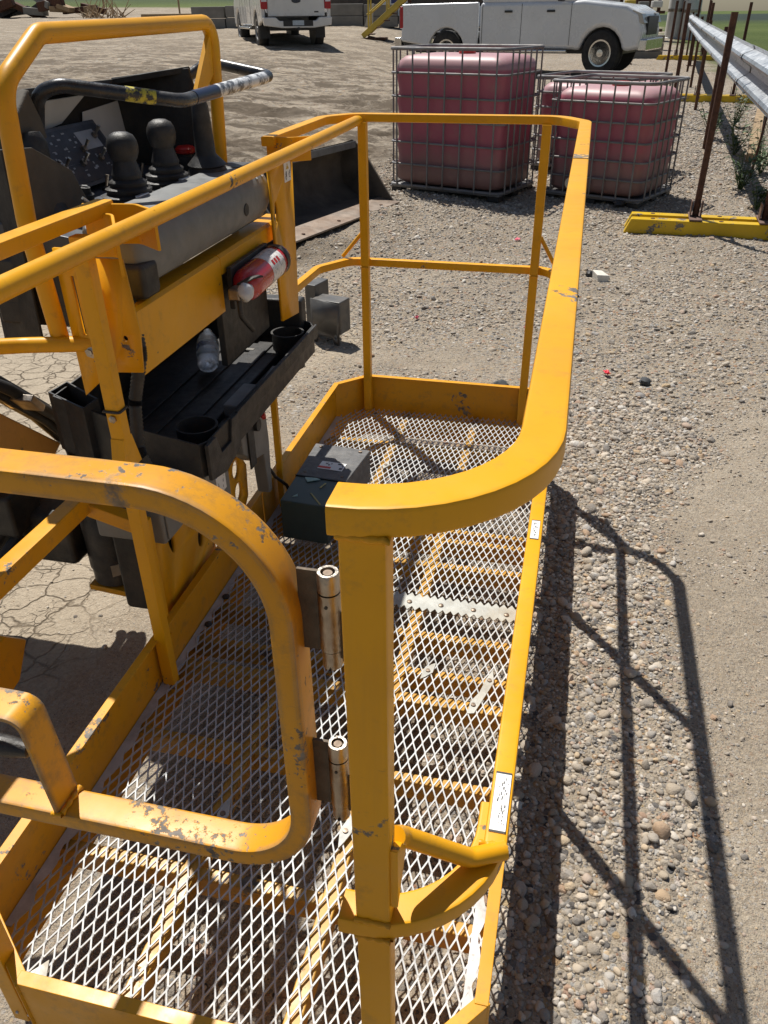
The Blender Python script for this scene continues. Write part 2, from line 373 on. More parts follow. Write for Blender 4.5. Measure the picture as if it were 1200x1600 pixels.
def ground_mat():
    s = NT('ground_soil')
    a = s.n('ShaderNodeAttribute', attribute_name='zone'); sep = s.n('ShaderNodeSeparateColor'); s.l(a.outputs['Color'], sep.inputs[0])
    g, c, mu, gs = sep.outputs[0], sep.outputs[1], sep.outputs[2], a.outputs['Alpha']
    big = s.noise(.9, 6, .6); mid = s.noise(7, 6, .65); fine = s.noise(70, 5, .7); grain = s.noise(380, 2, .6)
    base = s.mix(s.ramp(big, [(.3, 0.), (.7, 1.)]), (.45, .385, .295), (.57, .495, .385))
    base = s.mix(s.ramp(mid, [(.35, .0), (.75, .6)]), base, (.30, .24, .17))
    base = s.mix(s.ramp(fine, [(.38, .55), (.62, .0)]), base, (.21, .165, .12))
    spk = s.ramp(s.noise(150, 4, .75), [(.58, 0.), (.64, .6)]); base = s.mix(spk, base, (.12, .095, .07))
    spk2 = s.ramp(s.noise(34, 5, .7, dist=.6), [(.58, 0.), (.69, .45)]); base = s.mix(spk2, base, (.15, .118, .085))
    base = s.mix(s.ramp(grain, [(.42, 0.), (.66, .45)]), base, (.52, .45, .36))
    # small stones in the soil, in all zones
    def stones(scale, thr):
        d = s.vor(scale, 'F1', out=0); cc = s.vor(scale, 'F1', out=1)
        sp = s.n('ShaderNodeSeparateColor'); s.l(cc, sp.inputs[0])
        col = s.ramp(sp.outputs[0], [(0, (.07, .07, .075)), (.18, (.20, .19, .18)), (.36, (.33, .27, .20)), (.52, (.46, .40, .32)), (.66, (.27, .27, .27)), (.8, (.60, .57, .52)), (.9, (.36, .20, .13)), (1, (.50, .38, .22))])
        msk = s.ramp(s.math('ADD', d, s.math('MULTIPLY', sp.outputs[1], .22)), [(thr, 1.), (thr+.06, 0.)])
        return col, msk, d
    c1, m1, d1 = stones(44, .50); c2, m2, d2 = stones(95, .44); c3, m3, d3 = stones(13, .42); c4, m4, d4 = stones(190, .40); c5, m5, d5 = stones(330, .42)
    fz = s.ramp(c, [(.2, 1.), (.8, .22)])
    f4 = s.math('MULTIPLY', m4, s.math('MULTIPLY', fz, s.ramp(s.noise(5, 5, .7), [(.36, .25), (.6, .95)]))); f5 = s.math('MULTIPLY', m5, s.math('MULTIPLY', fz, .6))
    base = s.mix(f5, base, c5); base = s.mix(f4, base, c4)
    gm = s.math('MULTIPLY', m1, s.ramp(g, [(.1, 0.), (.7, 1.)])); gm2 = s.math('MULTIPLY', m2, s.ramp(g, [(0, .35), (.5, 1.)]))
    col = s.mix(gm2, base, c2); col = s.mix(gm, col, c1)
    py = s.n('ShaderNodeSeparateXYZ'); s.l(s.pos(), py.inputs[0])
    gm3 = s.math('MULTIPLY', m3, s.ramp(s.math('MULTIPLY', py.outputs[1], .02), [(.14, 0.), (.34, .75), (1, .6)]))
    col = s.mix(gm3, col, c3)
    lt = s.ramp(s.noise(.55, 7, .72), [(.40, 0.), (.62, .55)]); col = s.mix(lt, col, s.mix(.5, col, (.20, .155, .11)))
    # cracked clay
    wv = s.n('ShaderNodeVectorMath'); wv.operation = 'ADD'; wn_ = s.n('ShaderNodeTexNoise'); wn_.inputs['Scale'].default_value = 9; wn_.inputs['Detail'].default_value = 3; s.l(s.pos(), wn_.inputs['Vector'])
    wsc = s.n('ShaderNodeVectorMath'); wsc.operation = 'SCALE'; wsc.inputs['Scale'].default_value = .10; s.l(wn_.outputs[1], wsc.inputs[0]); s.l(s.pos(), wv.inputs[0]); s.l(wsc.outputs[0], wv.inputs[1])
    e1 = s.vor(9.5, 'DISTANCE_TO_EDGE', co=wv.outputs[0]); e2 = s.vor(22, 'DISTANCE_TO_EDGE', co=wv.outputs[0])
    crk = s.math('MAXIMUM', s.ramp(e1, [(.006, 1.), (.045, 0.)]), s.math('MULTIPLY', s.ramp(e2, [(.004, .8), (.05, 0.)]), s.ramp(mid, [(.5, 0.), (.6, 1.)])))
    crk = s.math('MULTIPLY', crk, s.math('MULTIPLY', c, s.ramp(big, [(.38, .15), (.55, 1.)])))
    clayc = s.mix(s.ramp(fine, [(.3, 0.), (.7, 1.)]), (.42, .35, .262), (.52, .44, .335))
    clayc = s.mix(s.math('MULTIPLY', spk2, .7), clayc, (.2, .155, .11)); col = s.mix(s.math('MULTIPLY', c, .75), col, clayc)
    col = s.mix(s.math('MULTIPLY', crk, .9), col, (.10, .075, .05))
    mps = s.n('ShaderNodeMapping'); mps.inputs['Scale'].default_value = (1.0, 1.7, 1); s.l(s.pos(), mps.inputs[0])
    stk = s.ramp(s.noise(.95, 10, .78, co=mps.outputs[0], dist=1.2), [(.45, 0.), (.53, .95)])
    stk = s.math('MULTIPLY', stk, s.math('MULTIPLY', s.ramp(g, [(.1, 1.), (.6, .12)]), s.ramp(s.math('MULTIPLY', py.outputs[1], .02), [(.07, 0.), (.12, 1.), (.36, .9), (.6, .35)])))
    col = s.mix(stk, col, (.112, .088, .064))  # dark soil streaks; their colour also stands in for weak rut shading
    # damp churned mud
    col = s.mix(s.math('MULTIPLY', mu, s.ramp(mid, [(.3, .95), (.72, .15)])), col, (.115, .088, .062))
    # grass and fields beyond
    gc = s.mix(s.ramp(s.noise(.05, 4), [(.35, 0.), (.6, 1.)]), (.075, .105, .03), (.13, .16, .05))
    gc = s.mix(s.ramp(s.noise(6, 5, .7), [(.3, .6), (.7, 0.)]), gc, (.035, .06, .015))
    px = s.n('ShaderNodeSeparateXYZ'); s.l(s.pos(), px.inputs[0])
    far = s.ramp(s.math('MULTIPLY', px.outputs[1], .001), [(.07, 0.), (.10, 1.), (.24, 1.), (.27, 0.)])
    gc = s.mix(far, gc, (.035, .05, .04))
    col = s.mix(gs, col, gc)
    s.set(Base_Color=col, Roughness=.95, Specular_IOR_Level=.15)
    h = s.math('ADD', s.math('MULTIPLY', mid, 1.3), s.math('MULTIPLY', fine, 1.5)); h = s.math('SUBTRACT', h, s.math('MULTIPLY', spk2, .35))
    h = s.math('ADD', h, s.math('MULTIPLY', grain, .10)); h = s.math('ADD', h, s.math('MULTIPLY', f4, .32)); h = s.math('ADD', h, s.math('MULTIPLY', f5, .16))
    h = s.math('ADD', h, s.math('MULTIPLY', gm, s.math('SUBTRACT', .9, d1)))
    h = s.math('ADD', h, s.math('MULTIPLY', gm2, s.math('MULTIPLY', s.math('SUBTRACT', .8, d2), .5)))
    h = s.math('ADD', h, s.math('MULTIPLY', gm3, 1.2))
    h = s.math('SUBTRACT', h, s.math('MULTIPLY', crk, .9))
    s.set(Normal=s.bump(h, .85, .0095))
    return s.m
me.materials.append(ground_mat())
ground = bpy.data.objects.new('ground', me); COL.objects.link(ground)
tag(ground, 'tan dirt and gravel yard reaching to green fields', kind='structure')

# ------------------------------------------------------------------ pebbles
def pebble_mat():
    s = NT('pebble_stone'); oi = s.n('ShaderNodeObjectInfo'); co = s.loc()
    col = s.ramp(oi.outputs['Random'], [(0, (.07, .07, .075)), (.09, (.17, .175, .185)), (.20, (.30, .275, .245)), (.34, (.43, .37, .295)), (.47, (.32, .315, .31)), (.58, (.52, .45, .36)), (.70, (.66, .62, .56)), (.79, (.36, .22, .16)), (.85, (.55, .41, .25)), (.92, (.74, .72, .68)), (1, (.25, .26, .28))])
    col = s.mix(s.ramp(s.noise(2.6, 5, .65, co=co), [(.3, .1), (.65, .75)]), col, s.mix(.55, col, (.47, .38, .27)))
    pz = s.n('ShaderNodeSeparateXYZ'); g = s.n('ShaderNodeNewGeometry')
    col = s.mix(s.ramp(s.noise(9, 4, co=co), [(.45, 0.), (.7, .35)]), col, (.30, .24, .17))
    s.set(Base_Color=col, Roughness=.78, Specular_IOR_Level=.3); s.set(Normal=s.bump(s.noise(7, 4, co=co), .35, .08))
    return s.m
PEB = pebble_mat()
pc = bpy.data.collections.new('pebble_shapes')
import bmesh
PM = []
for k in range(10):
    bm = bmesh.new(); bmesh.ops.create_icosphere(bm, subdivisions=2, radius=1)
    rs = Vector((random.uniform(0, 99), random.uniform(0, 99), random.uniform(0, 99)))
    ax, ay, az = random.uniform(.9, 1.35), random.uniform(.65, 1.05), random.uniform(.45, .8)
    cuts = [(Vector((random.gauss(0, 1), random.gauss(0, 1), random.gauss(0, 1))).normalized(), random.uniform(.5, .85)) for _ in range(9 if k % 3 else 4)]
    for v in bm.verts:
        p = v.co.copy()
        for nrm, dd in cuts:
            e = p.dot(nrm)
            if e > dd: p -= nrm*(e-dd)*.85
        p *= 1+.16*mnoise.noise(p*1.1+rs)+.05*mnoise.noise(p*3+rs)
        v.co = Vector((p.x*ax, p.y*ay, p.z*az))
    mm = bpy.data.meshes.new('pebble_shape'); bm.to_mesh(mm); bm.free(); mm.materials.append(PEB)
    mm.polygons.foreach_set('use_smooth', [k % 3 != 1]*len(mm.polygons)); PM.append(mm)
    pc.objects.link(bpy.data.objects.new('pebble_shape', mm))
# big stones one can pick apart: individual children of the ground
stones = []
tries = 0
while len(stones) < 285 and tries < 40000:
    tries += 1
    x = random.uniform(.9, 2.6); y = random.uniform(.15, 4.2)
    if x < .98 and y < 2.5 and random.random() < .4: continue
    g_, c_, m_ = zones(x, y)
    dens = float(g_)*.9+.06
    if x > 1.75 and y < 2.4: dens *= .25
    if random.random() > dens*(1 if y < 2.4 else .45): continue
    r = random.choice([.007, .008, .008, .009, .010, .011, .012, .014, .017])*random.uniform(.85, 1.15)
    if y > 2.5: r *= 1.35
    if any((x-a)**2+(y-b)**2 < (.8*(r+c))**2 for a, b, c in stones): continue
    stones.append((x, y, r))
for i, (x, y, r) in enumerate(stones):
    o = bpy.data.objects.new('stone', PM[i % 10]); COL.objects.link(o); o.parent = ground
    o.location = (x, y, gz(x, y)+r*random.uniform(-.05, .2)); o.scale = (r, r, r)
    o.rotation_euler = (random.uniform(-.3, .3), random.uniform(-.3, .3), random.uniform(0, 6.28))
# the mass of gravel (uncountable): points + geometry nodes
N = 420000
u = rng.random(N); yy = -.6+ (u**2.1)*19; xx = -1.6+rng.random(N)*5.2
g_, c_, m_ = zones(xx, yy)
dist = np.sqrt((xx-.87)**2+(yy+.4)**2+2.2)
clu = .35+1.1*sst(.38, .62, fbm(xx, yy, 2.6, 3, 91))
keep = rng.random(N) < clu*np.clip(g_*.80+.75*(1-c_)*(1-g_)*sst(.3, .9, xx)+.08, 0, 1)
xx, yy, g_, dist = xx[keep], yy[keep], g_[keep], dist[keep]
keep = rng.random(len(xx)) < np.clip(.42+.06*dist, 0, 1)*(1-sst(11, 18.5, yy+(fbm(xx, yy, .8, 2, 66)-.5)*4))
xx, yy, g_, dist = xx[keep], yy[keep], g_[keep], dist[keep]
x2 = .80+rng.random(90000)*1.25; y2 = -.3+rng.random(90000)*3.6; g2 = zones(x2, y2)[0]; k2 = rng.random(90000) < g2*(.30+.32*sst(.6, 1.8, y2+(fbm(x2, y2, 2, 2, 77)-.5)*1.5))
xx, yy, g_ = np.concatenate([xx, x2[k2]]), np.concatenate([yy, y2[k2]]), np.concatenate([g_, g2[k2]])
sc = rng.lognormal(math.log(.0039), .50, len(xx))*(.74+.5*g_)*(1+.09*np.maximum(0, yy-1.5)); sc = np.clip(sc, .0018, .026)
zz = rise(xx, yy)+relief(xx, yy)+sc*rng.uniform(-.15, .3, len(xx))
pm = bpy.data.meshes.new('gravel'); pm.vertices.add(len(xx)); pm.vertices.foreach_set('co', np.stack([xx, yy, zz], -1).ravel().astype(np.float32))
a1 = pm.attributes.new('scl', 'FLOAT', 'POINT'); a1.data.foreach_set('value', sc.astype(np.float32))
a2 = pm.attributes.new('rot', 'FLOAT_VECTOR', 'POINT'); rv = np.stack([rng.normal(0, .3, len(xx)), rng.normal(0, .3, len(xx)), rng.random(len(xx))*6.283], -1); a2.data.foreach_set('vector', rv.ravel().astype(np.float32))
gravel = bpy.data.objects.new('gravel', pm); COL.objects.link(gravel)
gn = bpy.data.node_groups.new('scatter', 'GeometryNodeTree')
gn.interface.new_socket('Geometry', in_out='INPUT', socket_type='NodeSocketGeometry'); gn.interface.new_socket('Geometry', in_out='OUTPUT', socket_type='NodeSocketGeometry')
gi, go = gn.nodes.new('NodeGroupInput'), gn.nodes.new('NodeGroupOutput'); ip = gn.nodes.new('GeometryNodeInstanceOnPoints'); ci = gn.nodes.new('GeometryNodeCollectionInfo')
ci.inputs['Collection'].default_value = pc; ci.inputs['Separate Children'].default_value = True; ci.inputs['Reset Children'].default_value = True
n1 = gn.nodes.new('GeometryNodeInputNamedAttribute'); n1.data_type = 'FLOAT'; n1.inputs[0].default_value = 'scl'
n2 = gn.nodes.new('GeometryNodeInputNamedAttribute'); n2.data_type = 'FLOAT_VECTOR'; n2.inputs[0].default_value = 'rot'
ip.inputs['Pick Instance'].default_value = True
gn.links.new(gi.outputs[0], ip.inputs['Points']); gn.links.new(ci.outputs[0], ip.inputs['Instance']); gn.links.new(n2.outputs[0], ip.inputs['Rotation']); gn.links.new(n1.outputs[0], ip.inputs['Scale']); gn.links.new(ip.outputs[0], go.inputs[0])
md = gravel.modifiers.new('scatter', 'NODES'); md.node_group = gn
tag(gravel, 'mixed small gravel spread over the dirt yard', 'gravel', kind='stuff')


# ------------------------------------------------------------------ lift basket
ZF = .20
BK = thing('lift_basket', 'yellow tubular steel aerial lift basket with expanded metal floor', 'lift basket', (.44, 1.3, 0))
TB = ZF+.139   # toe board top
RT = rrect(.037, .026, .004)     # rail tube
# toe boards: folded sheet with a narrow top flange, one mesh per straight run
def toe(p0, p1, inward, name='toe_board', top=TB):
    p0, p1, n_ = Vector((*p0, 0)), Vector((*p1, 0)), Vector((*inward, 0)).normalized()
    t = .005; mb = MB(); d = (p1-p0).normalized()
    prof = [(0, ZF-.13), (0, top), (.021, top), (.021, top-.004), (t, top-.004), (t, ZF-.13)]
    vs = []
    for p in (p0, p1):
        for (a, z) in prof: vs.append(p+n_*a+Vector((0, 0, z)))
    k = len(prof); fs = [(i, (i+1) % k, k+(i+1) % k, k+i) for i in range(k)]+[tuple(range(k)), tuple(reversed(range(k, 2*k)))]
    return mb.add(vs, fs).build(name, YELT, BK, bevel=.0012)
toe((0, .222), (0, 1.60), (1, 0)); toe((0, 1.607), (0, 2.446), (1, 0))
T2 = TB-.0015; toe((-.001, 2.444), (.106, 2.558), (.73, -.68), top=T2); toe((.103, 2.558), (.775, 2.558), (0, -1)); toe((.772, 2.559), (.879, 2.443), (-.73, -.68), top=T2)
toe((.876, 2.446), (.876, .222), (-1, 0)); toe((.879, .227), (.763, .091), (-.73, .68), top=T2); toe((.767, .096), (.166, .096), (0, 1)); toe((.171, .092), (-.004, .226), (.6, .8), top=T2)
# expanded metal floor
def grating():
    SW, LW = .0215, .0562; x0, x1, y0, y1 = .022, .856, .115, 2.535
    poly_in = lambda x, y: (x > x0) & (x < x1) & (y > y0) & (y < y1) & (x+.9*y > x0+.9*y0+.10) & ((x1-x)+.9*(y1-y) > .085) & ((x-x0)+.9*(y1-y) > .085)
    jj, ii = np.meshgrid(np.arange(0, int((y1-y0)/(LW/2))+1), np.arange(0, int((x1-x0)/SW)+2), indexing='ij')
    kx = x0+(ii+(jj % 2)*.5)*SW-.01; ky = y0+jj*LW/2
    A = []; Bp = []
    for s in (-1, 1):
        ax_, ay_ = kx[:-1].ravel(), ky[:-1].ravel(); bx, by = ax_+s*SW/2, ay_+LW/2
        ok = poly_in((ax_+bx)/2, (ay_+by)/2) & ~(((ay_+by)/2 > 1.276) & ((ay_+by)/2 < 1.345) & ((ax_+bx)/2 > .40))
        A.append(np.stack([ax_, ay_], -1)[ok]); Bp.append(np.stack([bx, by], -1)[ok])
    A = np.concatenate(A); Bp = np.concatenate(Bp)
    # the strands of a real sheet are a little uneven
    wob = lambda P: np.stack([P[:, 0]+(vn(P[:, 0], P[:, 1], 3, 50)-.5)*.004, P[:, 1]+(vn(P[:, 0], P[:, 1], 3, 51)-.5)*.006], -1)
    A, Bp = wob(A), wob(Bp)
    d = Bp-A; Ln = np.linalg.norm(d, axis=1, keepdims=True); d /= Ln; n_ = np.stack([-d[:, 1], d[:, 0]], -1)
    w2, th = .0015, .0034; sg = np.sign(Bp[:, 0]-A[:, 0])
    vs = []
    zoff = (vn(A[:, 0], A[:, 1], 2.0, 60)-.5)*.005
    # strands run out of elongated bonds, as in a real expanded sheet
    KN = np.unique(np.round(np.concatenate([A, Bp]), 5), axis=0)
    A = A+np.array([0, .0026]); Bp = Bp-np.array([0, .0026]); d = Bp-A; d /= np.linalg.norm(d, axis=1, keepdims=True); n_ = np.stack([-d[:, 1], d[:, 0]], -1)
    for P, e in ((A-d*.0012, -1), (Bp+d*.0012, 1)):
        for q, zz_ in ((-1, 0), (1, 0), (1, 1), (-1, 1)):
            z = ZF-.004+zz_*th+zoff+e*.0012
            vs.append(np.stack([P[:, 0]+n_[:, 0]*w2*q, P[:, 1]+n_[:, 1]*w2*q, z], -1))
    vs = np.stack(vs, 1).reshape(-1, 3); k = np.arange(len(A))[:, None]*8
    fs = np.concatenate([k+np.array(f) for f in ([0, 1, 2, 3], [7, 6, 5, 4], [0, 4, 5, 1], [1, 5, 6, 2], [2, 6, 7, 3], [3, 7, 4, 0])])
    zk = ZF-.0042+(vn(KN[:, 0], KN[:, 1], 2.0, 60)-.5)*.005; kv = []
    for q, e, hh in ((-1, -1, 0), (1, -1, 0), (1, -1, 1), (-1, -1, 1), (-1, 1, 0), (1, 1, 0), (1, 1, 1), (-1, 1, 1)):
        kv.append(np.stack([KN[:, 0]+q*.0021, KN[:, 1]+e*.0038, zk+hh*.0040+e*.0010], -1))
    kv = np.stack(kv, 1).reshape(-1, 3); kk = np.arange(len(KN))[:, None]*8+len(vs)
    fs = np.concatenate([fs]+[kk+np.array(f) for f in ([0, 1, 2, 3], [7, 6, 5, 4], [0, 4, 5, 1], [1, 5, 6, 2], [2, 6, 7, 3], [3, 7, 4, 0])]); vs = np.concatenate([vs, kv])
    vs = vs-np.array(ORG[BK.name])
    me = bpy.data.meshes.new('floor_grating'); me.from_pydata(vs.tolist(), [], fs.tolist()); me.materials.append(GRATE)
    o = bpy.data.objects.new('floor_grating', me); COL.objects.link(o); o.parent = BK; ORG[o.name] = ORG[BK.name]; return o
FG = grating(); FG['label'] = 'pale diamond pattern expanded metal floor'
# ragged cut edge strips of the sheet along the toe boards
def ragged(x, y0, y1, wd):
    mb = MB(); n = int((y1-y0)/.013); vs = []
    for i in range(n+1):
        y = y0+(y1-y0)*i/n; vs += [(x, y, ZF-.0015), (x+wd*(.6+.55*abs(math.sin(i*.5))+random.uniform(-.05, .05)), y, ZF-.0015), (x, y, ZF-.005), (x+wd*.6, y, ZF-.005)]
    fs = []
    for i in range(n):
        a, b = i*4, i*4+4; fs += [(a, b, b+1, a+1), (a+2, a+3, b+3, b+2), (a+1, b+1, b+3, a+3)]
    mb.add(vs, fs).build('edge_strip', GRATE, FG, smooth=0)
ragged(.007, .24, 2.43, .022); ragged(.833, .24, 2.43, .018)
# joint between two floor sheets with four screws, and clips
def jag(poly_y0, poly_y1, xa, xb, step=.0215):
    top = []; bot = []; n = int((xb-xa)/step)
    for i in range(n):
        x = xa+i*step; bot += [(x, poly_y0), (x+step*.5, poly_y0-.017)]; top += [(x, poly_y1), (x+step*.5, poly_y1+.017)]
    bot.append((xa+n*step, poly_y0)); top.append((xa+n*step, poly_y1)); return bot+top[::-1]
PATCH = simple('bare_sheet', (.46, .465, .43), .55, .1, .18, 25, .2, 120, (.30, .24, .15), .65)
jp = MB().prism(jag(1.289, 1.332, .42, .856), 'z', ZF-.002, ZF+.0012).build('joint_plate', PATCH, BK, smooth=0)
for x in (.539, .627, .717, .807):
    MB().lathe((x, 1.303+random.uniform(-.004, .004), ZF+.001), (0, 0, 1), [(.0075, 0), (.007, .003), (.004, .0045), (0, .0046)], 12).build('screw', SCREW, jp)
def clip(x, y, L_=.03, rz=0):
    p = [(-.012, 0), (-.004, -L_), (.004, -L_*.6), (.013, 0), (.005, L_), (-.003, L_*.7)]
    c_, s_ = math.cos(rz), math.sin(rz)
    o = MB().prism([(x+a*c_-b*s_, y+a*s_+b*c_) for a, b in p], 'z', ZF-.001, ZF+.0022).build('clip', PATCH, BK, smooth=0)
    MB().lathe((x, y, ZF+.002), (0, 0, 1), [(.006, 0), (.0055, .003), (0, .0034)], 10).build('screw', SCREW, o)
for a in ((.638, 1.046, .035, -.3), (.298, 2.063, .03, 0), (.568, 2.062, .03, 0), (.303, .544, .04, .1), (.559, .559, .04, 0), (.16, 2.478, .02, .6), (.745, .45, .03, 0)): clip(*a)
o = MB().prism([(.752, .925), (.768, .93), (.79, 1.00), (.802, 1.04), (.795, 1.085), (.783, 1.05), (.772, 1.0), (.755, .965)], 'z', ZF-.001, ZF+.002).build('clip', PATCH, BK, smooth=0)
for p in ((.791, 1.044), (.763, .955)): MB().lathe((*p, ZF+.002), (0, 0, 1), [(.006, 0), (.0055, .003), (0, .0034)], 10).build('screw', SCREW, o)
MB().prism([(.098, .165), (.135, .135), (.15, .142), (.125, .20)], 'z', ZF-.001, ZF+.002).build('clip', PATCH, BK, smooth=0)
# frame beams under the floor
for y, wd in ((.42, .026), (.728, .024), (.962, .032), (1.055, .024), (1.195, .026), (1.515, .028), (1.648, .024), (1.705, .022), (2.265, .026)):
    MB().box((.438, y, ZF-.040), (.86, wd, .055)).build('floor_beam', YBEAM, BK, bevel=.003)
for x in (.285, .566): MB().box((x, 1.325, ZF-.034), (.030, 2.43, .05)).build('floor_beam', YBEAM, BK, bevel=.003)
# screws holding the left floor edge
for y in (1.095, 1.217): MB().lathe((.03, y, ZF), (0, 0, 1), [(.011, 0), (.010, .005), (.004, .008), (0, .008)], 14).build('bolt', BLACKR, BK)
# posts
def post(x, y, z0, z1, wx=.03, wy=.03, name='post', mat=YEL):
    return MB().sweep([(x, y, z0), (x, y, z1)], rrect(wx, wy, .003), upv=(0, 1, 0)).build(name, mat, BK, wn=True)
post(.12, 2.522, ZF-.03, 1.275); post(.745, 2.522, ZF-.03, 1.275)
post(.862, 1.745, ZF-.03, 1.275, .024, .028); post(.862, 1.0, ZF-.03, 1.275, .024, .028)
post(.751, .0575, .06, 1.276, .036, .026)
post(.027, .878, ZF-.03, 1.262, .030, .028); post(.024, 1.722, ZF-.03, .665, .020, .018)
post(.12, .13, ZF-.03, 1.27, .03, .03)
# top rail: one bent tube from the console bay round the far end and the right side to the gate post
tz = 1.287
pts = fillet([(.004, 1.90, tz), (.006, 2.43, tz), (.085, 2.541, tz), (.785, 2.541, tz), (.867, 2.41, tz), (.867, .0585, tz), (.727, .0585, tz)], [.09, .09, .09, .09, .155], 12)
MB().sweep(pts, RT).build('top_rail', YEL, BK, wn=True)
MB().sweep([(.012, .30, tz), (.012, 1.0, tz)], RT).build('top_rail', YEL, BK, wn=True)
MB().sweep(fillet([(.137, .13, 1.275), (.133, .5, 1.279), (.118, 1.7, 1.279), (.103, 2.50, 1.279), (.11, 2.535, 1.277)], .05, 5), circ(.0165, 18)).build('inner_rail', YEL, BK)
# mid rails
mz = .797
pts = fillet([(-.040, 2.02, mz), (-.03, 2.40, mz), (.06, 2.541, mz), (.785, 2.541, mz), (.863, 2.41, mz), (.863, .155, mz)], [.08, .08, .08, .08], 10)
MB().sweep(pts, rrect(.026, .027, .004)).build('mid_rail', YEL, BK, wn=True)
pts = fillet([(.715, .058, .79), (.858, .060, .79), (.858, .215, .79)], .125, 12)
MB().sweep(pts, rrect(.036, .026, .004)).build('corner_rail', YEL, BK, wn=True)
pts = fillet([(.768, .075, .905), (.770, .095, .880), (.838, .130, .815), (.874, .150, .812)], .02, 5)
MB().sweep(pts, circ(.0105, 14)).build('brace_rod', YEL, BK)
MB().prism([(.048, .92), (.048, .83), (.068, .85), (.092, .875), (.07, .905)], 'x', .7685, .7765).build('gusset', YEL, BK, bevel=.001)
MB().cyl((.03, 2.532, .815), (.108, 2.532, .905), .007, n=10).build('brace_rod', YEL, BK)
MB().cyl((.757, 2.532, .915), (.815, 2.532, .82), .007, n=10).build('brace_rod', YEL, BK)
MB().cyl((.118, 2.532, .90), (.118, 2.532, .93), .008, n=10).build('brace_rod', YEL, BK)
# decals
def decal(name, o3, u, v, wd, ht, marks, parent, base=WHITE, border=True):
    """thin vinyl plate at o3 with axes u, v and printed marks (u0,v0,u1,v1,mat)"""
    u, v = Vector(u).normalized(), Vector(v).normalized(); n_ = u.cross(v); o3 = Vector(o3); M = Matrix((u, v, n_)).transposed()
    d = MB().box(o3, (wd, ht, .0008), M=M).build(name, base, parent, smooth=0)
    if border: marks = list(marks)+[(0, 0, 1, .02, DARK), (0, .98, 1, 1, DARK), (0, 0, .03, 1, DARK), (.97, 0, 1, 1, DARK)]
    by = {}
    for (a, b, c, e, mt) in marks: by.setdefault(mt.name, (mt, MB()))[1].box(o3+u*((a+c)/2-.5)*wd+v*((b+e)/2-.5)*ht+n_*.0005, ((c-a)*wd, (e-b)*ht, .0004), M=M)
    for mt, mb in by.values(): mb.build('print', mt, d, smooth=0)
    return d
def scribble(n, u0, u1, v0, v1, mat=DARK, s=.05):
    o = []
    for _ in range(n):
        a, b = random.uniform(u0, u1), random.uniform(v0, v1); o.append((a, b, min(u1, a+random.uniform(.3, 1)*s), min(v1, b+random.uniform(.5, 2.5)*s*.6), mat))
    return o
decal('decal', (.863, .213, .8109), (0, 1, 0), (-1, 0, 0), .085, .019, scribble(26, .1, .9, .15, .55, s=.06)+scribble(5, .45, .75, .6, .85), BK)
decal('decal', (.863, .80, .8109), (0, 1, 0), (-1, 0, 0), .062, .015, scribble(14, .15, .85, .2, .7, s=.09), BK)
# worn rub mark on the top rail
decal('tape_patch', (.867, 1.66, 1.3008), (1, 0, 0), (0, 1, 0), .034, .06, [], BK, base=yellow_paint('yellow_paint_rubbed', 1.15, (.80, .46, .10)), border=False)
# ---- gate: bent rectangular tube loop with strap handle, hinged to the post
GY = .088
lo_, hi_ = .824, 1.268
gpts = fillet([(.10, GY, hi_), (.673, GY, hi_), (.673, GY, lo_), (.10, GY, lo_)], [.115, .085], 16)
gate = MB().sweep(gpts, rrect(.023, .038, .004), upv=(0, 1, 0)).build('gate', YELW, BK, wn=True); gate['label'] = 'scuffed swing gate of bent square tube'
MB().sweep([(.115, GY, lo_), (.115, GY, hi_)], rrect(.025, .038, .004), upv=(0, 1, 0)).build('gate_upright', YELW, gate, wn=True)
hp = fillet([(.385, GY, .838), (.375, GY, .978), (.22, GY, .978), (.21, GY, .838)], .018, 6)
MB().sweep(hp, rrect(.040, .005, .001, 1), upv=(0, 0, 1)) if False else None
mb = MB(); n_ = len(hp)
for i in range(n_):
    p = hp[i]; a = hp[max(0, i-1)]; b = hp[min(n_-1, i+1)]; t = (b-a).normalized(); nn = Vector((t.z, 0, -t.x))*.0025
    mb.v += [tuple(p+nn+Vector((0, -.020, 0))), tuple(p+nn+Vector((0, .020, 0))), tuple(p-nn+Vector((0, .020, 0))), tuple(p-nn+Vector((0, -.020, 0)))]
for i in range(n_-1):
    for q in range(4): mb.f.append((i*4+q, i*4+4+q, i*4+4+(q+1) % 4, i*4+(q+1) % 4))
mb.f += [(0, 1, 2, 3), tuple(reversed(range((n_-1)*4, n_*4)))]
mb.build('handle', YELW, gate, bevel=.001)
MB().lathe((.362, .088, .912), (-1, 0, .0), [(.003, 0), (.008, .004), (.012, .03), (.0115, .12), (.006, .13)], 16).build('latch_grip', BLACKP, gate)
MB().box((.22, .088, .912), (.03, .02, .06)).build('latch_block', STEEL, gate, bevel=.002)
HLEAF = simple('hinge_leaf', (.11, .085, .06), .6, .4, .25, 40, .2, 200)
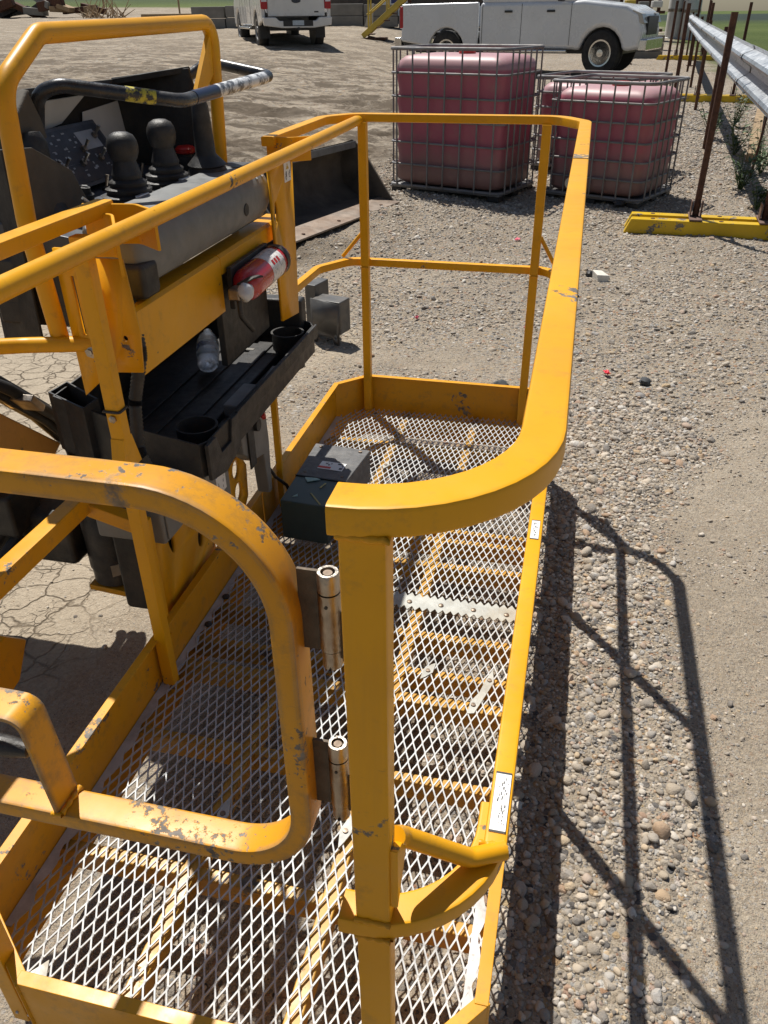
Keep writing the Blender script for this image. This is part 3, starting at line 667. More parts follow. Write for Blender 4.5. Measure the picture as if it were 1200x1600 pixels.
for z0, z1 in ((1.108, 1.204), (.905, 1.004)):
    h = MB().cyl((.709, GY+.004, z0+.016), (.709, GY+.004, z1-.020), .0098, n=20).build('hinge', STEEL, BK, smooth=50)
    MB().lathe((.709, GY+.004, z1-.0185), (0, 0, 1), [(.0096, 0), (.0096, .017), (.0088, .0185), (.0062, .0185), (.0058, .014), (0, .014)], 20).build('knuckle', STEEL, h)
    MB().cyl((.709, GY+.004, z0-.004), (.709, GY+.004, z0+.0145), .0088, n=18).build('knuckle', STEEL, h)
    MB().cyl((.709, GY+.004, z1-.006), (.709, GY+.004, z1-.001), .0056, .004, n=12).build('pin', SCREW, h)
    MB().box((.6915, GY+.004, (z0+z1)/2+.006), (.018, .003, z1-z0-.012)).build('leaf', HLEAF, h)
    MB().box((.7265, GY+.004, z0+.03), (.018, .003, .05)).build('leaf', HLEAF, h)
    for dz in (.022, -.0): MB().cyl((.709, GY-.0065, z1-.03-dz*3.2), (.709, GY-.0040, z1-.03-dz*3.2), .0016, n=8).build('pin_hole', DARK, h)
# ---- hoop above the console bay, outer side
hp = fillet([(-.10, .935, 1.035), (-.10, .915, 1.27), (-.10, .935, 1.49), (-.10, 1.07, 1.563), (-.10, 1.84, 1.574), (-.10, 1.80, 1.20)], [.1, .07, .06, .05], 7)
MB().sweep(hp, circ(.0175, 18), upv=(1, 0, 0)).build('hoop', YEL, BK)
MB().prism([(1.83, 1.57), (1.70, 1.43), (1.73, 1.41), (1.815, 1.46)], 'x', -.108, -.096).build('gusset', YEL, BK, bevel=.001)
MB().sweep(fillet([(-.03, .935, 1.040), (-.16, .90, 1.040), (-.26, .80, 1.06), (-.5, .70, 1.06)], .06, 5), circ(.0155, 16)).build('brace_pipe', YEL, BK)
plate('slotted_bar', [(-.066, .93), (-.018, .97), (-.010, 1.225), (-.068, 1.225)], [[(-.041, 1.06), (-.034, 1.06), (-.036, 1.175), (-.043, 1.175)]], 'y', .93, .007, YEL, BK)
MB().lathe((-.030, .924, 1.028), (0, -1, 0), [(.013, 0), (.013, .004), (.007, .006), (.007, .010), (0, .010)], 6).build('bolt', STEEL, BK)
# bridge plates between the rails at both ends of the bay
def bend_plate(pts2, z0, z1, th, name='bridge_plate'):
    mb = MB(); pp = fillet([Vector((*p, 0)) for p in pts2], .025, 6)
    mb.sweep([(p.x, p.y, (z0+z1)/2) for p in pp], rrect(th, z1-z0, .0012, 1)).build(name, YEL, BK, wn=True)
bend_plate([(-.025, .985), (.075, 1.0), (.135, .955)], 1.222, 1.294, .006)
bend_plate([(.00, .955), (.045, .965), (.118, .845)], 1.205, 1.283, .006)
plate('mounting_plate', [(-.02, .97), (.052, .975), (.060, 1.06), (.05, 1.20), (-.03, 1.20)], [ell(.026, 1.045, .006, .006)], 'y', .965, .006, YEL, BK)
# far mounting plate with oval hole and sticker
fp = plate('mounting_plate', [(1.76, .82), (1.905, .80), (1.935, 1.262), (1.74, 1.262)], [ell(1.775, 1.125, .013, .030)], 'x', .058, .007, YEL, BK)
decal('decal', (.0622, 1.885, 1.212), (0, 1, 0), (0, 0, 1), .055, .05, scribble(8, .1, .35, .1, .55, s=.16)+scribble(8, .6, .9, .1, .55, s=.16)+[(.3, .65, .7, .72, MATS['skid_yellow_paint']), (.37, .72, .63, .8, MATS['skid_yellow_paint']), (.45, .8, .55, .93, MATS['skid_yellow_paint'])], BK, border=False)
bend_plate([(-.01, 1.93), (.06, 1.925), (.108, 1.965)], 1.232, 1.296, .006)
# long shelf plate that carries console and extinguisher
sp = MB().prism([(-.02, 1.092), (.028, 1.092), (.036, 1.085), (.036, .955), (.033, .955), (.030, 1.083), (.026, 1.088), (-.02, 1.088)], 'y', .995, 1.425).build('shelf_plate', YEL, BK, bevel=.0008)
MB().prism([(-.02, 1.092), (.028, 1.092), (.036, 1.085), (.036, 1.045), (.033, 1.045), (.030, 1.083), (.026, 1.088), (-.02, 1.088)], 'y', 1.428, 1.905).build('shelf_plate', YEL, BK, bevel=.0008)
MB().b2((.000, 1.44, .80), (.018, 1.76, 1.085)).build('backing_plate', BLACKP, BK, bevel=.002)
# lower support plates on the boom side
plate('support_plate', [(.99, .20), (1.20, .20), (1.285, .315), (1.285, .36), (1.18, .46), (1.10, .60), (.99, .62)], [ell(1.062, .50, .017, .052, rot=.12), ell(1.21, .40, .019, .028)], 'x', -.02, .012, YEL, BK)
plate('ring_plate', [(1.36, .33), (1.44, .30), (1.51, .36), (1.52, .46), (1.48, .515), (1.42, .52), (1.36, .47)], [ell(1.447, .482, .026, .030), ell(1.448, .408, .026, .030)], 'x', -.005, .010, YEL, BK)
MB().sweep([(-.15, .35, .655), (-.15, .96, .652)], rrect(.040, .045, .004)).build('side_tube', YELT, BK, wn=True)
MB().sweep([(-.15, .953, .64), (-.012, .953, .60)], rrect(.035, .035, .004)).build('side_tube', YELT, BK, wn=True)
MB().sweep([(-.012, .953, .62), (-.012, .945, .16)], rrect(.032, .026, .004), upv=(0, 1, 0)).build('side_tube', YEL, BK, wn=True)
MB().prism([(.845, .80), (.915, .80), (.895, .87), (.862, .87)], 'x', .0125, .0415).build('gusset', YEL, BK, bevel=.001)
MB().lathe((.027, .8635, .915), (0, -1, 0), [(.008, 0), (.008, .004), (.003, .006), (0, .006)], 6).build('bolt', STEEL, BK)
MB().sweep(fillet([(.010, .862, .93), (.044, .862, .93), (.044, .894, .93), (.010, .894, .93)], .004, 2), circ(.003, 8), closed=True).build('cable_tie', BLACKR, BK)
# loose power cable over the left toe board
MB().sweep(fillet([(.04, 1.50, .53), (.05, 1.60, .39), (.03, 1.66, .345), (.055, 1.69, .30), (.07, 1.72, .215)], .03, 5), circ(.0055, 10)).build('cable', BLACKR, BK)

# weld beads at the joints
def weld(pts, r=.0032):
    pts = [Vector(p) for p in pts]; q = []
    for i in range(len(pts)-1):
        n_ = max(2, int((pts[i+1]-pts[i]).length/.0028))
        q += [pts[i].lerp(pts[i+1], t/n_) for t in range(n_)]
    q.append(pts[-1]); mb = MB(); kk = 8; vs = []
    for i, p in enumerate(q):
        t = (q[min(i+1, len(q)-1)]-q[max(0, i-1)]).normalized(); a = t.orthogonal().normalized(); b_ = t.cross(a); rr = r*(1+.28*math.sin(i*1.6)+random.uniform(-.12, .12))
        vs += [p+(a*math.cos(6.2832*j/kk)+b_*math.sin(6.2832*j/kk))*rr for j in range(kk)]
    mb.add(vs, [(i*kk+j, i*kk+(j+1) % kk, (i+1)*kk+(j+1) % kk, (i+1)*kk+j) for i in range(len(q)-1) for j in range(kk)])
    return mb.build('weld_bead', YELT, BK, smooth=60)
weld([(.732, .044, 1.274), (.77, .044, 1.274), (.77, .071, 1.274)]); weld([(.732, .044, .804), (.7695, .044, .804)]); weld([(.732, .0435, .776), (.7695, .0435, .776)]); weld([(.770, .044, .777), (.770, .072, .777)], .003)
weld([(.104, 2.506, .784), (.136, 2.506, .784)], .003); weld([(.73, 2.506, .784), (.76, 2.506, .784)], .003)
weld([(.391, .069, .8375), (.391, .107, .8375)], .003); weld([(.379, .068, .8375), (.392, .068, .8375)], .003)
weld([(.011, .893, TB+.002), (.042, .893, TB+.002)], .003); weld([(.105, 2.507, ZF+.004), (.135, 2.507, ZF+.004)], .003); weld([(.845, .153, .812), (.877, .153, .812)], .0035)

# ------------------------------------------------------------------ control console
CC = thing('control_console', 'black and grey lift control console with joysticks under an open cover', 'control console', (-.1, 1.45, 1.09))
# grey rounded front bumper moulding
prof = [(-.09, 1.115), (-.02, 1.105), (.028, 1.118), (.044, 1.15), (.046, 1.198), (.030, 1.228), (.004, 1.243), (-.09, 1.246)]
mb = MB(); rows = []
ys = [1.045, 1.05, 1.065, 1.09, 1.72, 1.755, 1.79, 1.81, 1.815]; sc_ = [.72, .82, .92, 1, 1, 1, .92, .8, .7]
for y, q in zip(ys, sc_):
    for (a, z) in prof: mb.v.append((-.03+(a+.03)*q, y, 1.175+(z-1.175)*q))
k = len(prof)
for i in range(len(ys)-1):
    for q in range(k): mb.f.append((i*k+q, i*k+(q+1) % k, (i+1)*k+(q+1) % k, (i+1)*k+q))
mb.f += [tuple(range(k)), tuple(reversed(range((len(ys)-1)*k, len(ys)*k)))]
fb = mb.build('front_bumper', GREYP, CC, bevel=.008, seg=3)
MB().b2((-.085, 1.72, 1.22), (-.012, 1.80, 1.2465)).build('latch_recess', BLACKP, fb, bevel=.006)
for y in (1.715, 1.755): MB().sweep([(.012, y, 1.239), (.036, y+.002, 1.219)], rrect(.012, .004, .001)).build('wear_mark', simple('worn_grey', (.42, .43, .42), .5), fb)
MB().lathe((.0455, 1.60, 1.165), (1, 0, 0), [(.016, 0), (.014, .002), (0, .002)], 12).build('grease_spot', DARK, fb)
# dark housing below and behind
MB().b2((-.36, 1.06, 1.06), (-.088, 1.86, 1.165)).build('housing', BLACKP, CC, bevel=.012)
MB().prism([(-.355, 1.165), (-.09, 1.165), (-.09, 1.205), (-.355, 1.245)], 'y', 1.065, 1.855).build('control_panel', simple('panel_blue_grey', (.055, .065, .085), .42, 0, .2, 15, .1, 200, (.2, .18, .15), .35), CC, bevel=.004)
MB().b2((-.02, 1.03, 1.10), (.05, 1.10, 1.17)).build('side_block', BLACKP, CC, bevel=.012)
MB().prism([(-.26, 1.245), (-.34, 1.247), (-.36, 1.36), (-.345, 1.37)], 'y', 1.22, 1.60).build('switch_panel', simple('panel_blue_grey', (.055, .065, .085)), CC, bevel=.003)
for i in range(3):
    for j in range(2): MB().box((-.298-j*.028, 1.34+i*.045, 1.285+j*.04), (.006, .030, .022), M=Matrix.Rotation(R(25), 3, 'Y')).build('panel_print', simple('print_grey', (.35, .37, .4), .5), CC)
# toggles, dial and printed legends on the panels
LEG = MATS['print_grey']
for (x, y, z) in ((-.315, 1.26, 1.262), (-.315, 1.30, 1.262), (-.30, 1.455, 1.262), (-.30, 1.62, 1.262), (-.31, 1.66, 1.262), (-.25, 1.45, 1.238), (-.25, 1.63, 1.238), (-.11, 1.45, 1.212), (-.09, 1.64, 1.210)):
    tg_ = MB().lathe((x, y, z-.012), (0, 0, 1), [(.011, 0), (.011, .010), (.007, .012), (0, .012)], 12).build('toggle', BLACKP, CC)
    MB().cyl((x, y, z), (x+.006, y+.004, z+.026), .0032, .0045, n=8).build('toggle_lever', STEEL, tg_)
    MB().box((x+.026, y, z-.0095), (.012, .030, .0012)).build('legend', LEG, tg_)
dl = MB().lathe((-.245, 1.34, 1.230), (.15, 0, 1), [(.022, 0), (.022, .012), (.016, .014), (.014, .026), (0, .027)], 18).build('dial', BLACKP, CC)
MB().box((-.243, 1.34, 1.2585), (.022, .004, .002)).build('dial_mark', WHITE, dl)
decal('decal', (-.205, 1.45, 1.2265), (0, 1, 0), (-1, 0, .15), .05, .05, scribble(14, .08, .9, .1, .9, DARK, .1), CC, border=True)
decal('decal', (-.275, 1.545, 1.2375), (0, 1, 0), (-1, 0, .15), .07, .035, scribble(14, .08, .9, .1, .9, RED, .08), CC, border=True)
for k in range(7): MB().box((-.335+.012*(k % 2), 1.30+k*.04, 1.262), (.010, .026, .006)).build('legend', LEG, CC)
un, vn_ = Vector((0, 1, 0)), Vector((-.085, 0, .125)).normalized(); nn_ = un.cross(vn_)
if nn_.x < 0: nn_ = -nn_
pc0 = Vector((-.3025, 1.41, 1.3075))+nn_*.0015
decal('panel_legend', pc0, un, vn_, .35, .13, scribble(70, .04, .96, .06, .94, LEG, .035)+[(.05, .1, .2, .45, simple('legend_red', (.35, .03, .02), .5)), (.7, .55, .93, .9, LEG)], CC, base=simple('panel_face', (.03, .036, .05), .4), border=False)
for a in (-.14, -.10, -.06, .02, .06, .10, .14):
    p_ = pc0+un*a+vn_*random.choice((-.02, .01, .035)); sw = MB().cyl(p_, p_+nn_*.008, .008, n=10).build('toggle', STEEL, CC)
    MB().cyl(p_+nn_*.008, p_+nn_*.030+vn_*.008, .003, .0045, n=8).build('toggle_lever', STEEL, sw)
# edge clips / white paint flecks along the panel front
for y in (1.13, 1.30, 1.52, 1.68): MB().b2((-.094, y, 1.204), (-.082, y+.05, 1.2485)).build('edge_clip', GALV, CC, bevel=.003)
# joysticks with bellows
def joystick(x, y, z, h, kr, r0=.060, lean=(0, 0), knob=True, zb=None):
    t = Vector((lean[0], lean[1], 1)).normalized()
    j = MB().lathe((x, y, z), t, [(kr*.45, .06), (kr*.55, h*.45), (kr*.62, h*.55), (kr*.60, h*.63), (kr*.82, h*.68), (kr*.97, h*.76), (kr, h*.83), (kr*.93, h*.90), (kr*.75, h*.96), (kr*.42, h*.993), (0, h*1.002)], 20).build('joystick', BLACKR, CC)
    pr = [(r0, 0)]; n = 5
    for q in range(n):
        r = r0*(1-.13*q); zq = .012+q*.0155
        pr += [(r, zq), (r*.78, zq+.005), (r*.82, zq+.0135)]
    pr += [(r0*.34, .012+n*.0155+.012), (r0*.28, .12), (.003, .121)]
    bmb = MB().lathe((x, y, z), t, pr, 24)
    bt = bmb.build('boot', BLACKR, j, smooth=25)
    MB().box((x, y, z+.002), (r0*2.05, r0*2.05, .014)).build('boot_flange', BLACKP, j, bevel=.004)
    MB().lathe(Vector((x, y, z))+t*h*.655, t, [(kr*.70, 0), (kr*.74, .003), (kr*.70, .006)], 18, cap=False).build('collar', simple('collar_grey', (.12, .12, .11), .5), j)
    return j
joystick(-.135, 1.352, 1.196, .176, .035, .086, (.0, .02))
joystick(-.135, 1.548, 1.196, .182, .035, .086, (.0, .0))
j3 = MB().lathe((-.085, 1.680, 1.205), (.02, -.06, 1), [(.060, 0), (.055, .03), (.046, .05), (.050, .055), (.030, .075), (.026, .08), (.024, .14), (.021, .19), (.016, .205), (0, .206)], 20).build('joystick', BLACKR, CC)
MB().box((-.085, 1.680, 1.21), (.12, .12, .014)).build('boot_flange', BLACKP, j3, bevel=.004)
j4 = MB().lathe((-.22, 1.165, 1.21), (-.1, .1, 1), [(.045, 0), (.035, .04), (.014, .06), (.014, .09), (.026, .11), (.028, .16), (.018, .18), (0, .182)], 16).build('joystick', BLACKR, CC)
MB().sweep([(-.16, 1.20, 1.26), (-.13, 1.235, 1.215)], rrect(.012, .006, .001)).build('lever', GALV, j4)
eb = MB().lathe((-.168, 1.735, 1.235), (0, 0, 1), [(.026, 0), (.026, .03), (.02, .034), (.02, .04)], 18).build('stop_button', BLACKP, CC)
MB().lathe((-.168, 1.735, 1.272), (0, 0, 1), [(.016, 0), (.026, .006), (.027, .016), (.02, .022), (0, .024)], 18).build('button_cap', RED, eb)
# guard bar bowed out over the joysticks
gp = fillet([(-.33, 1.30, 1.27), (-.245, 1.245, 1.455), (-.20, 1.262, 1.468), (-.005, 1.415, 1.428), (-.004, 1.99, 1.444), (-.20, 2.02, 1.476), (-.28, 1.95, 1.42), (-.34, 1.90, 1.30)], [.06, .05, .05, .035, .05, .05], 7)
gb = MB().sweep(gp, circ(.0145, 18)).build('guard_bar', simple('guard_bar_paint', (.035, .037, .042), .28, .3, .3, 20, .15, 200, (.22, .21, .19), .55), CC)
s = NT('worn_white_paint'); co = s.loc()
s.set(Base_Color=s.mix(s.ramp(s.noise(30, 6, .7, co=co), [(.46, 0.), (.56, 1.)]), (.74, .76, .78), (.10, .11, .13)), Roughness=.45)
MB().sweep([(-.005, 1.60, 1.4335), (-.004, 1.78, 1.4385), (-.004, 1.935, 1.4425)], circ(.0152, 18)).build('worn_band', s.m, gb)
s2 = NT('blue_black_paint'); s2.set(Base_Color=(.02, .03, .07), Roughness=.3)
MB().sweep([(-.0045, 1.47, 1.4298), (-.0045, 1.598, 1.4334)], circ(.0152, 18)).build('worn_band', s2.m, gb)
s3 = NT('yellow_smear'); co = s3.loc()
s3.set(Base_Color=s3.mix(s3.ramp(s3.noise(60, 5, .7, co=co), [(.46, 0.), (.55, 1.)]), (.035, .037, .042), (.55, .48, .05)), Roughness=.4)
MB().sweep([(-.10, 1.341, 1.4477), (-.05, 1.380, 1.4374)], circ(.0152, 18)).build('worn_band', s3.m, gb)
# hinged cover folded open behind the controls: panels of thick flexible sheet
CV = simple('cover_black', (.016, .015, .014), .7, 0, .3, 12, .3, 120, (.09, .08, .065), .5)
CVB = simple('cover_dusty', (.085, .075, .062), .85, 0, .25, 10, .3, 140, (.16, .135, .10), .6)
CVW = simple('cover_lining', (.62, .62, .60), .6, 0, .08, 8, 0, 100, (.3, .27, .22), .3)
def sheet(pts, th, name, mat):
    pts = [Vector(p) for p in pts]; n_ = (pts[1]-pts[0]).cross(pts[2]-pts[0]).normalized()*th
    n = len(pts); mb = MB().add(pts+[p+n_ for p in pts], [tuple(range(n)), tuple(range(2*n-1, n-1, -1))]+[(i, (i+1) % n, n+(i+1) % n, n+i) for i in range(n)])
    return mb.build(name, mat, CC, bevel=.002)
sheet([(-.36, 1.10, 1.20), (-.36, 1.80, 1.20), (-.39, 1.82, 1.44), (-.40, 1.55, 1.435), (-.40, 1.25, 1.435)], .008, 'cover', CV)
sheet([(-.40, 1.24, 1.435), (-.40, 1.70, 1.437), (-.33, 1.72, 1.452), (-.31, 1.29, 1.459)], .014, 'cover_lip', CV)
sheet([(-.40, 1.70, 1.437), (-.36, 1.82, 1.452), (-.145, 1.775, 1.478), (-.33, 1.70, 1.453)], .014, 'cover_lip', CV)
sheet([(-.25, 1.143, 1.406), (-.25, 1.219, 1.463), (-.246, 1.240, 1.408), (-.243, 1.244, 1.371), (-.243, 1.19, 1.361), (-.246, 1.138, 1.383)], .006, 'cover_flap', CVB)
sheet([(-.31, 1.29, 1.459), (-.25, 1.219, 1.463), (-.25, 1.143, 1.406), (-.36, 1.14, 1.36), (-.39, 1.25, 1.43)], .006, 'cover_flap', CVB)
sheet([(-.205, 1.05, 1.375), (-.20, 1.122, 1.368), (-.19, 1.228, 1.310), (-.18, 1.262, 1.225), (-.20, 1.085, 1.20), (-.21, 1.03, 1.20)], .006, 'cover_flap', CVB)
sheet([(-.36, 1.10, .96), (-.21, 1.03, .98), (-.205, 1.04, 1.375), (-.36, 1.13, 1.37)], .006, 'cover_side', CV)
sheet([(-.372, 1.28, 1.345), (-.372, 1.50, 1.37), (-.355, 1.60, 1.425), (-.355, 1.33, 1.425)], .003, 'cover_lining', CVW)
sheet([(-.352, 1.53, 1.27), (-.352, 1.80, 1.265), (-.372, 1.84, 1.40), (-.372, 1.60, 1.385)], .003, 'cover_lining', CVW)
sheet([(-.352, 1.38, 1.262), (-.352, 1.46, 1.262), (-.366, 1.46, 1.335), (-.366, 1.39, 1.335)], .003, 'cover_lining', CVW)
sheet([(-.36, 1.775, 1.20), (-.085, 1.772, 1.22), (-.115, 1.772, 1.34), (-.145, 1.772, 1.474), (-.38, 1.79, 1.45)], .007, 'cover_side', CV)
# panel added to block the sun, so tray and floor fall into shade
MB().b2((-.355, 1.34, .76), (-.33, 1.95, 1.062)).build('sun_block_panel', BLACKP, CC, bevel=.004)
MB().b2((-.33, 1.06, 1.02), (-.02, 1.12, 1.075)).build('lower_duct', BLACKP, CC, bevel=.008)
MB().b2((-.20, 1.90, 1.175), (-.06, 2.02, 1.215)).build('side_pod', BLACKP, CC, bevel=.01)
# corrugated conduit down to the tray
cp = fillet([(-.02, 1.07, 1.12), (.012, 1.03, 1.075), (.032, 1.00, 1.0), (.012, .975, .90), (.018, .945, .80), (.045, .955, .70)], .05, 8)
mb = MB(); cps = []
for i in range(len(cp)-1):
    n_ = max(2, int((cp[i+1]-cp[i]).length/.004))
    for q in range(n_): cps.append(cp[i].lerp(cp[i+1], q/n_))
kk = 12; vs = []
for i, p in enumerate(cps):
    t = (cps[min(i+1, len(cps)-1)]-cps[max(i-1, 0)]).normalized(); a = t.orthogonal().normalized() if i == 0 else (a-t*a.dot(t)).normalized(); b_ = t.cross(a)
    r = .0145 if i % 2 else .0122
    vs += [p+(a*math.cos(2*math.pi*q/kk)+b_*math.sin(2*math.pi*q/kk))*r for q in range(kk)]
mb.add(vs, [(i*kk+q, i*kk+(q+1) % kk, (i+1)*kk+(q+1) % kk, (i+1)*kk+q) for i in range(len(cps)-1) for q in range(kk)])
mb.build('conduit', BLACKP, CC, smooth=60)

# ------------------------------------------------------------------ tool tray
TT = thing('tool_tray', 'black plastic tool tray with cup holders below the console', 'tool tray', (-.12, 1.5, .66))
TZ = .70
def shell(outer, z_rims, z0, th=.005):
    """open tray: outer polygon (x,y), rim heights per vertex, inward offset walls"""
    n = len(outer); c = Vector((sum(p[0] for p in outer)/n, sum(p[1] for p in outer)/n)); mb = MB()
    inn = []
    for i in range(n):
        p, a, b_ = Vector(outer[i]), Vector(outer[i-1]), Vector(outer[(i+1) % n])
        e1 = (p-a).normalized(); e2 = (b_-p).normalized(); n1 = Vector((-e1.y, e1.x)); n2 = Vector((-e2.y, e2.x)); nn = (n1+n2).normalized()*(th/max(.4, (n1+n2).normalized().dot(n1)))
        inn.append(p+nn)
    vs = [(p[0], p[1], z0) for p in outer]+[(p[0], p[1], z) for p, z in zip(outer, z_rims)]+[(p.x, p.y, z) for p, z in zip(inn, z_rims)]+[(p.x, p.y, z0+th) for p in inn]
    fs = [tuple(reversed(range(n)))]+[tuple(range(3*n, 4*n))]
    for i in range(n):
        j = (i+1) % n
        for a, b_ in ((0, n), (n, 2*n), (2*n, 3*n)): fs.append((a+i, a+j, b_+j, b_+i))
    return mb.add(vs, fs)
tray = shell([(-.31, 1.14), (-.05, 1.085), (.085, 1.085), (.10, 1.11), (.098, 1.93), (.08, 1.96), (-.10, 1.99), (-.31, 1.97)], [.815, .775, .752, .752, .752, .752, .79, .83], TZ-.035)
tray.build('tray_body', BLACKP, TT, bevel=.0015)
MB().b2((-.30, 1.15, TZ-.03), (.02, 1.95, TZ)).build('tray_deck', BLACKP, TT, bevel=.004)
for x in (-.21, -.14, -.07): MB().b2((x, 1.17, TZ), (x+.050, 1.93, TZ+.006)).build('deck_rib', BLACKP, TT, bevel=.002)
MB().b2((.024, 1.30, TZ-.03), (.094, 1.74, TZ-.012)).build('trough', BLACKP, TT, bevel=.003)
MB().b2((-.16, 1.80, TZ+.006), (-.06, 1.815, TZ+.0072)).build('painted_sun_strip', simple('painted_sun_patch', (.20, .19, .17), .6), TT)  # streak of sunlight on the tray, put in as a paler strip
for y in (1.185, 1.86):
    cu = MB().lathe((.035, y, TZ-.06), (0, 0, 1), [(.048, 0), (.050, .105), (.052, .112), (.046, .112), (.043, .012), (0, .010)], 24).build('cup_holder', BLACKP, TT)
MB().prism([(1.085, .66), (1.17, .64), (1.27, .66), (1.27, .752), (1.23, .752), (1.215, .70), (1.155, .70), (1.135, .752), (1.085, .752)], 'x', .099, .108).build('tray_lip', BLACKP, TT, bevel=.002)
MB().b2((.099, 1.27, .715), (.107, 1.94, .754)).build('tray_lip', BLACKP, TT, bevel=.002)
# left side pocket
pk = shell([(-.335, 1.16), (-.205, 1.10), (-.185, 1.14), (-.31, 1.21)], [.815, .81, .82, .825], .66)
pk.build('side_pocket', BLACKP, TT, bevel=.0015)
MB().b2((-.26, 1.93, .67), (.06, 1.985, .83)).build('tray_back', BLACKP, TT, bevel=.01)

# ------------------------------------------------------------------ water bottle lying on the tray
s = NT('clear_plastic'); s.set(Base_Color=(.93, .96, 1.0), Roughness=.05, IOR=1.33, Transmission_Weight=.78); s.set(Normal=s.bump(s.noise(70, 3, .6, co=s.loc()), .6, .006))
CLEAR = s.m; s.m.use_nodes = True
WB = thing('water_bottle', 'empty clear plastic water bottle lying on the black tray', 'bottle', (-.15, 1.69, TZ+.006))
b0 = Vector((-.108, 1.575, TZ+.043)); ax_ = Vector((-.07, .175, .040)).normalized()
bp = [(.004, .006), (.018, 0), (.027, .002), (.0315, .008), (.0315, .020), (.029, .024), (.0315, .028), (.0315, .040), (.0292, .044), (.0315, .048), (.0315, .085), (.0325, .088), (.0325, .090), (.030, .094), (.0325, .099), (.032, .112), (.027, .135), (.018, .155), (.0135, .165), (.0135, .172)]
mb = MB().lathe(b0, ax_, bp, 28, cap=False)
mb.lathe(b0, ax_, [(max(.001, r-.0006), h+(.0006 if i < 3 else 0)) for i, (r, h) in enumerate(bp)][::-1], 28, cap=False)
for i in range(len(mb.v)):
    p = Vector(mb.v[i]); d = p-b0; hh = d.dot(ax_); rad = d-ax_*hh; k_ = 1+.07*mnoise.noise(p*38)+.04*mnoise.noise(p*90); mb.v[i] = tuple(b0+ax_*hh+rad*k_)
bo = mb.build('bottle_body', CLEAR, WB, smooth=70)
mb = MB().lathe(b0+ax_*.052, ax_, [(.0330, 0), (.0331, .015), (.0330, .030)], 28, cap=False)
s = NT('bottle_label'); co = s.loc()
s.set(Base_Color=s.mix(s.ramp(s.noise(22, 3, .5, co=co), [(.50, 0.), (.52, 1.)], 'LINEAR'), (.60, .66, .78), (.03, .07, .35)), Roughness=.35, Alpha=.55)
mb.build('label', s.m, WB, smooth=70)
# ------------------------------------------------------------------ fire extinguisher
FE = thing('fire_extinguisher', 'red fire extinguisher strapped on its side to the yellow plate', 'extinguisher', (.075, 1.55, .96))
f0, f1 = Vector((.080, 1.435, 1.010)), Vector((.080, 1.715, 1.018)); fa = (f1-f0).normalized()
EXR = simple('extinguisher_red', (.50, .012, .022), .22, 0, .12, 10, 0, 100, (.25, .12, .10), .3, coat=.5)
MB().lathe(f0, fa, [(.006, -.012), (.012, -.010), (.016, 0), (.034, .016), (.040, .035), (.0405, .05), (.0405, .255), (.038, .272), (.028, .280), (0, .281)], 28).build('cylinder', EXR, FE)
s = NT('extinguisher_label'); co = s.loc(); br = s.n('ShaderNodeTexBrick'); br.inputs['Scale'].default_value = 14; br.inputs['Color1'].default_value = (.82, .80, .78, 1); br.inputs['Color2'].default_value = (.70, .69, .68, 1); br.inputs['Mortar'].default_value = (.72, .7, .68, 1); br.inputs['Mortar Size'].default_value = .03
s.l(co, br.inputs['Vector']); s.set(Base_Color=s.mix(s.ramp(s.noise(90, 4, .7, co=co), [(.55, 0.), (.60, .7)]), br.outputs[0], (.25, .25, .26)), Roughness=.35)
lb = MB().lathe(f0+fa*.128, fa, [(.0408, 0), (.0409, .05), (.0408, .092)], 28, cap=False).build('label', s.m, FE)
for i, (da, hh) in enumerate(((.016, .135), (.034, .135), (.052, .135))):
    aa = R(38); nrm = Vector((math.cos(aa), 0, math.sin(aa))); u_ = fa; v_ = nrm.cross(u_)
    pc_ = f0+fa*(hh+da)+nrm*.0411
    MB().box(pc_, (.011, .014, .0008), M=Matrix((u_, v_, nrm)).transposed()).build('print', RED, lb)
MB().box(f0+fa*-.03, (.030, .045, .030)).build('valve', STEEL, FE, bevel=.006)
lv = MB().sweep([f0+fa*-.035+Vector((.01, 0, .022)), f0+fa*.0+Vector((.030, 0, .030)), f0+fa*.03+Vector((.042, 0, .026))], rrect(.018, .004, .001)).build('lever', BLACKP, FE)
bag = MB(); n_ = 14
for i in range(n_+1):
    th_ = math.pi*i/n_
    for q in range(18):
        ph = 2*math.pi*q/18; p = Vector((math.sin(th_)*math.cos(ph)*.018, math.sin(th_)*math.sin(ph)*.026, math.cos(th_)*.022)); p *= 1+.25*mnoise.noise(p*60)
        bag.v.append(tuple(f0+fa*-.030+Vector((.024, 0, .004))+p))
for i in range(n_):
    for q in range(18): bag.f.append((i*18+q, i*18+(q+1) % 18, (i+1)*18+(q+1) % 18, (i+1)*18+q))
bag.build('plastic_wrap', simple('milky_plastic', (.62, .64, .66), .3, 0, .1, 40), FE, smooth=50)
for h_ in (.236,): MB().lathe(f0+fa*h_, fa, [(.0425, 0), (.0425, .022)], 24, cap=False).build('strap', BLACKR, FE)
MB().b2((.042, 1.44, .955), (.056, 1.70, 1.06)).build('bracket', BLACKP, FE, bevel=.003)
MB().sweep(fillet([f0+fa*-.02+Vector((0, 0, -.02)), f0+Vector((.005, -.03, -.06)), f0+Vector((.012, .02, -.11))], .02, 5), circ(.007, 10)).build('hose', BLACKR, FE)
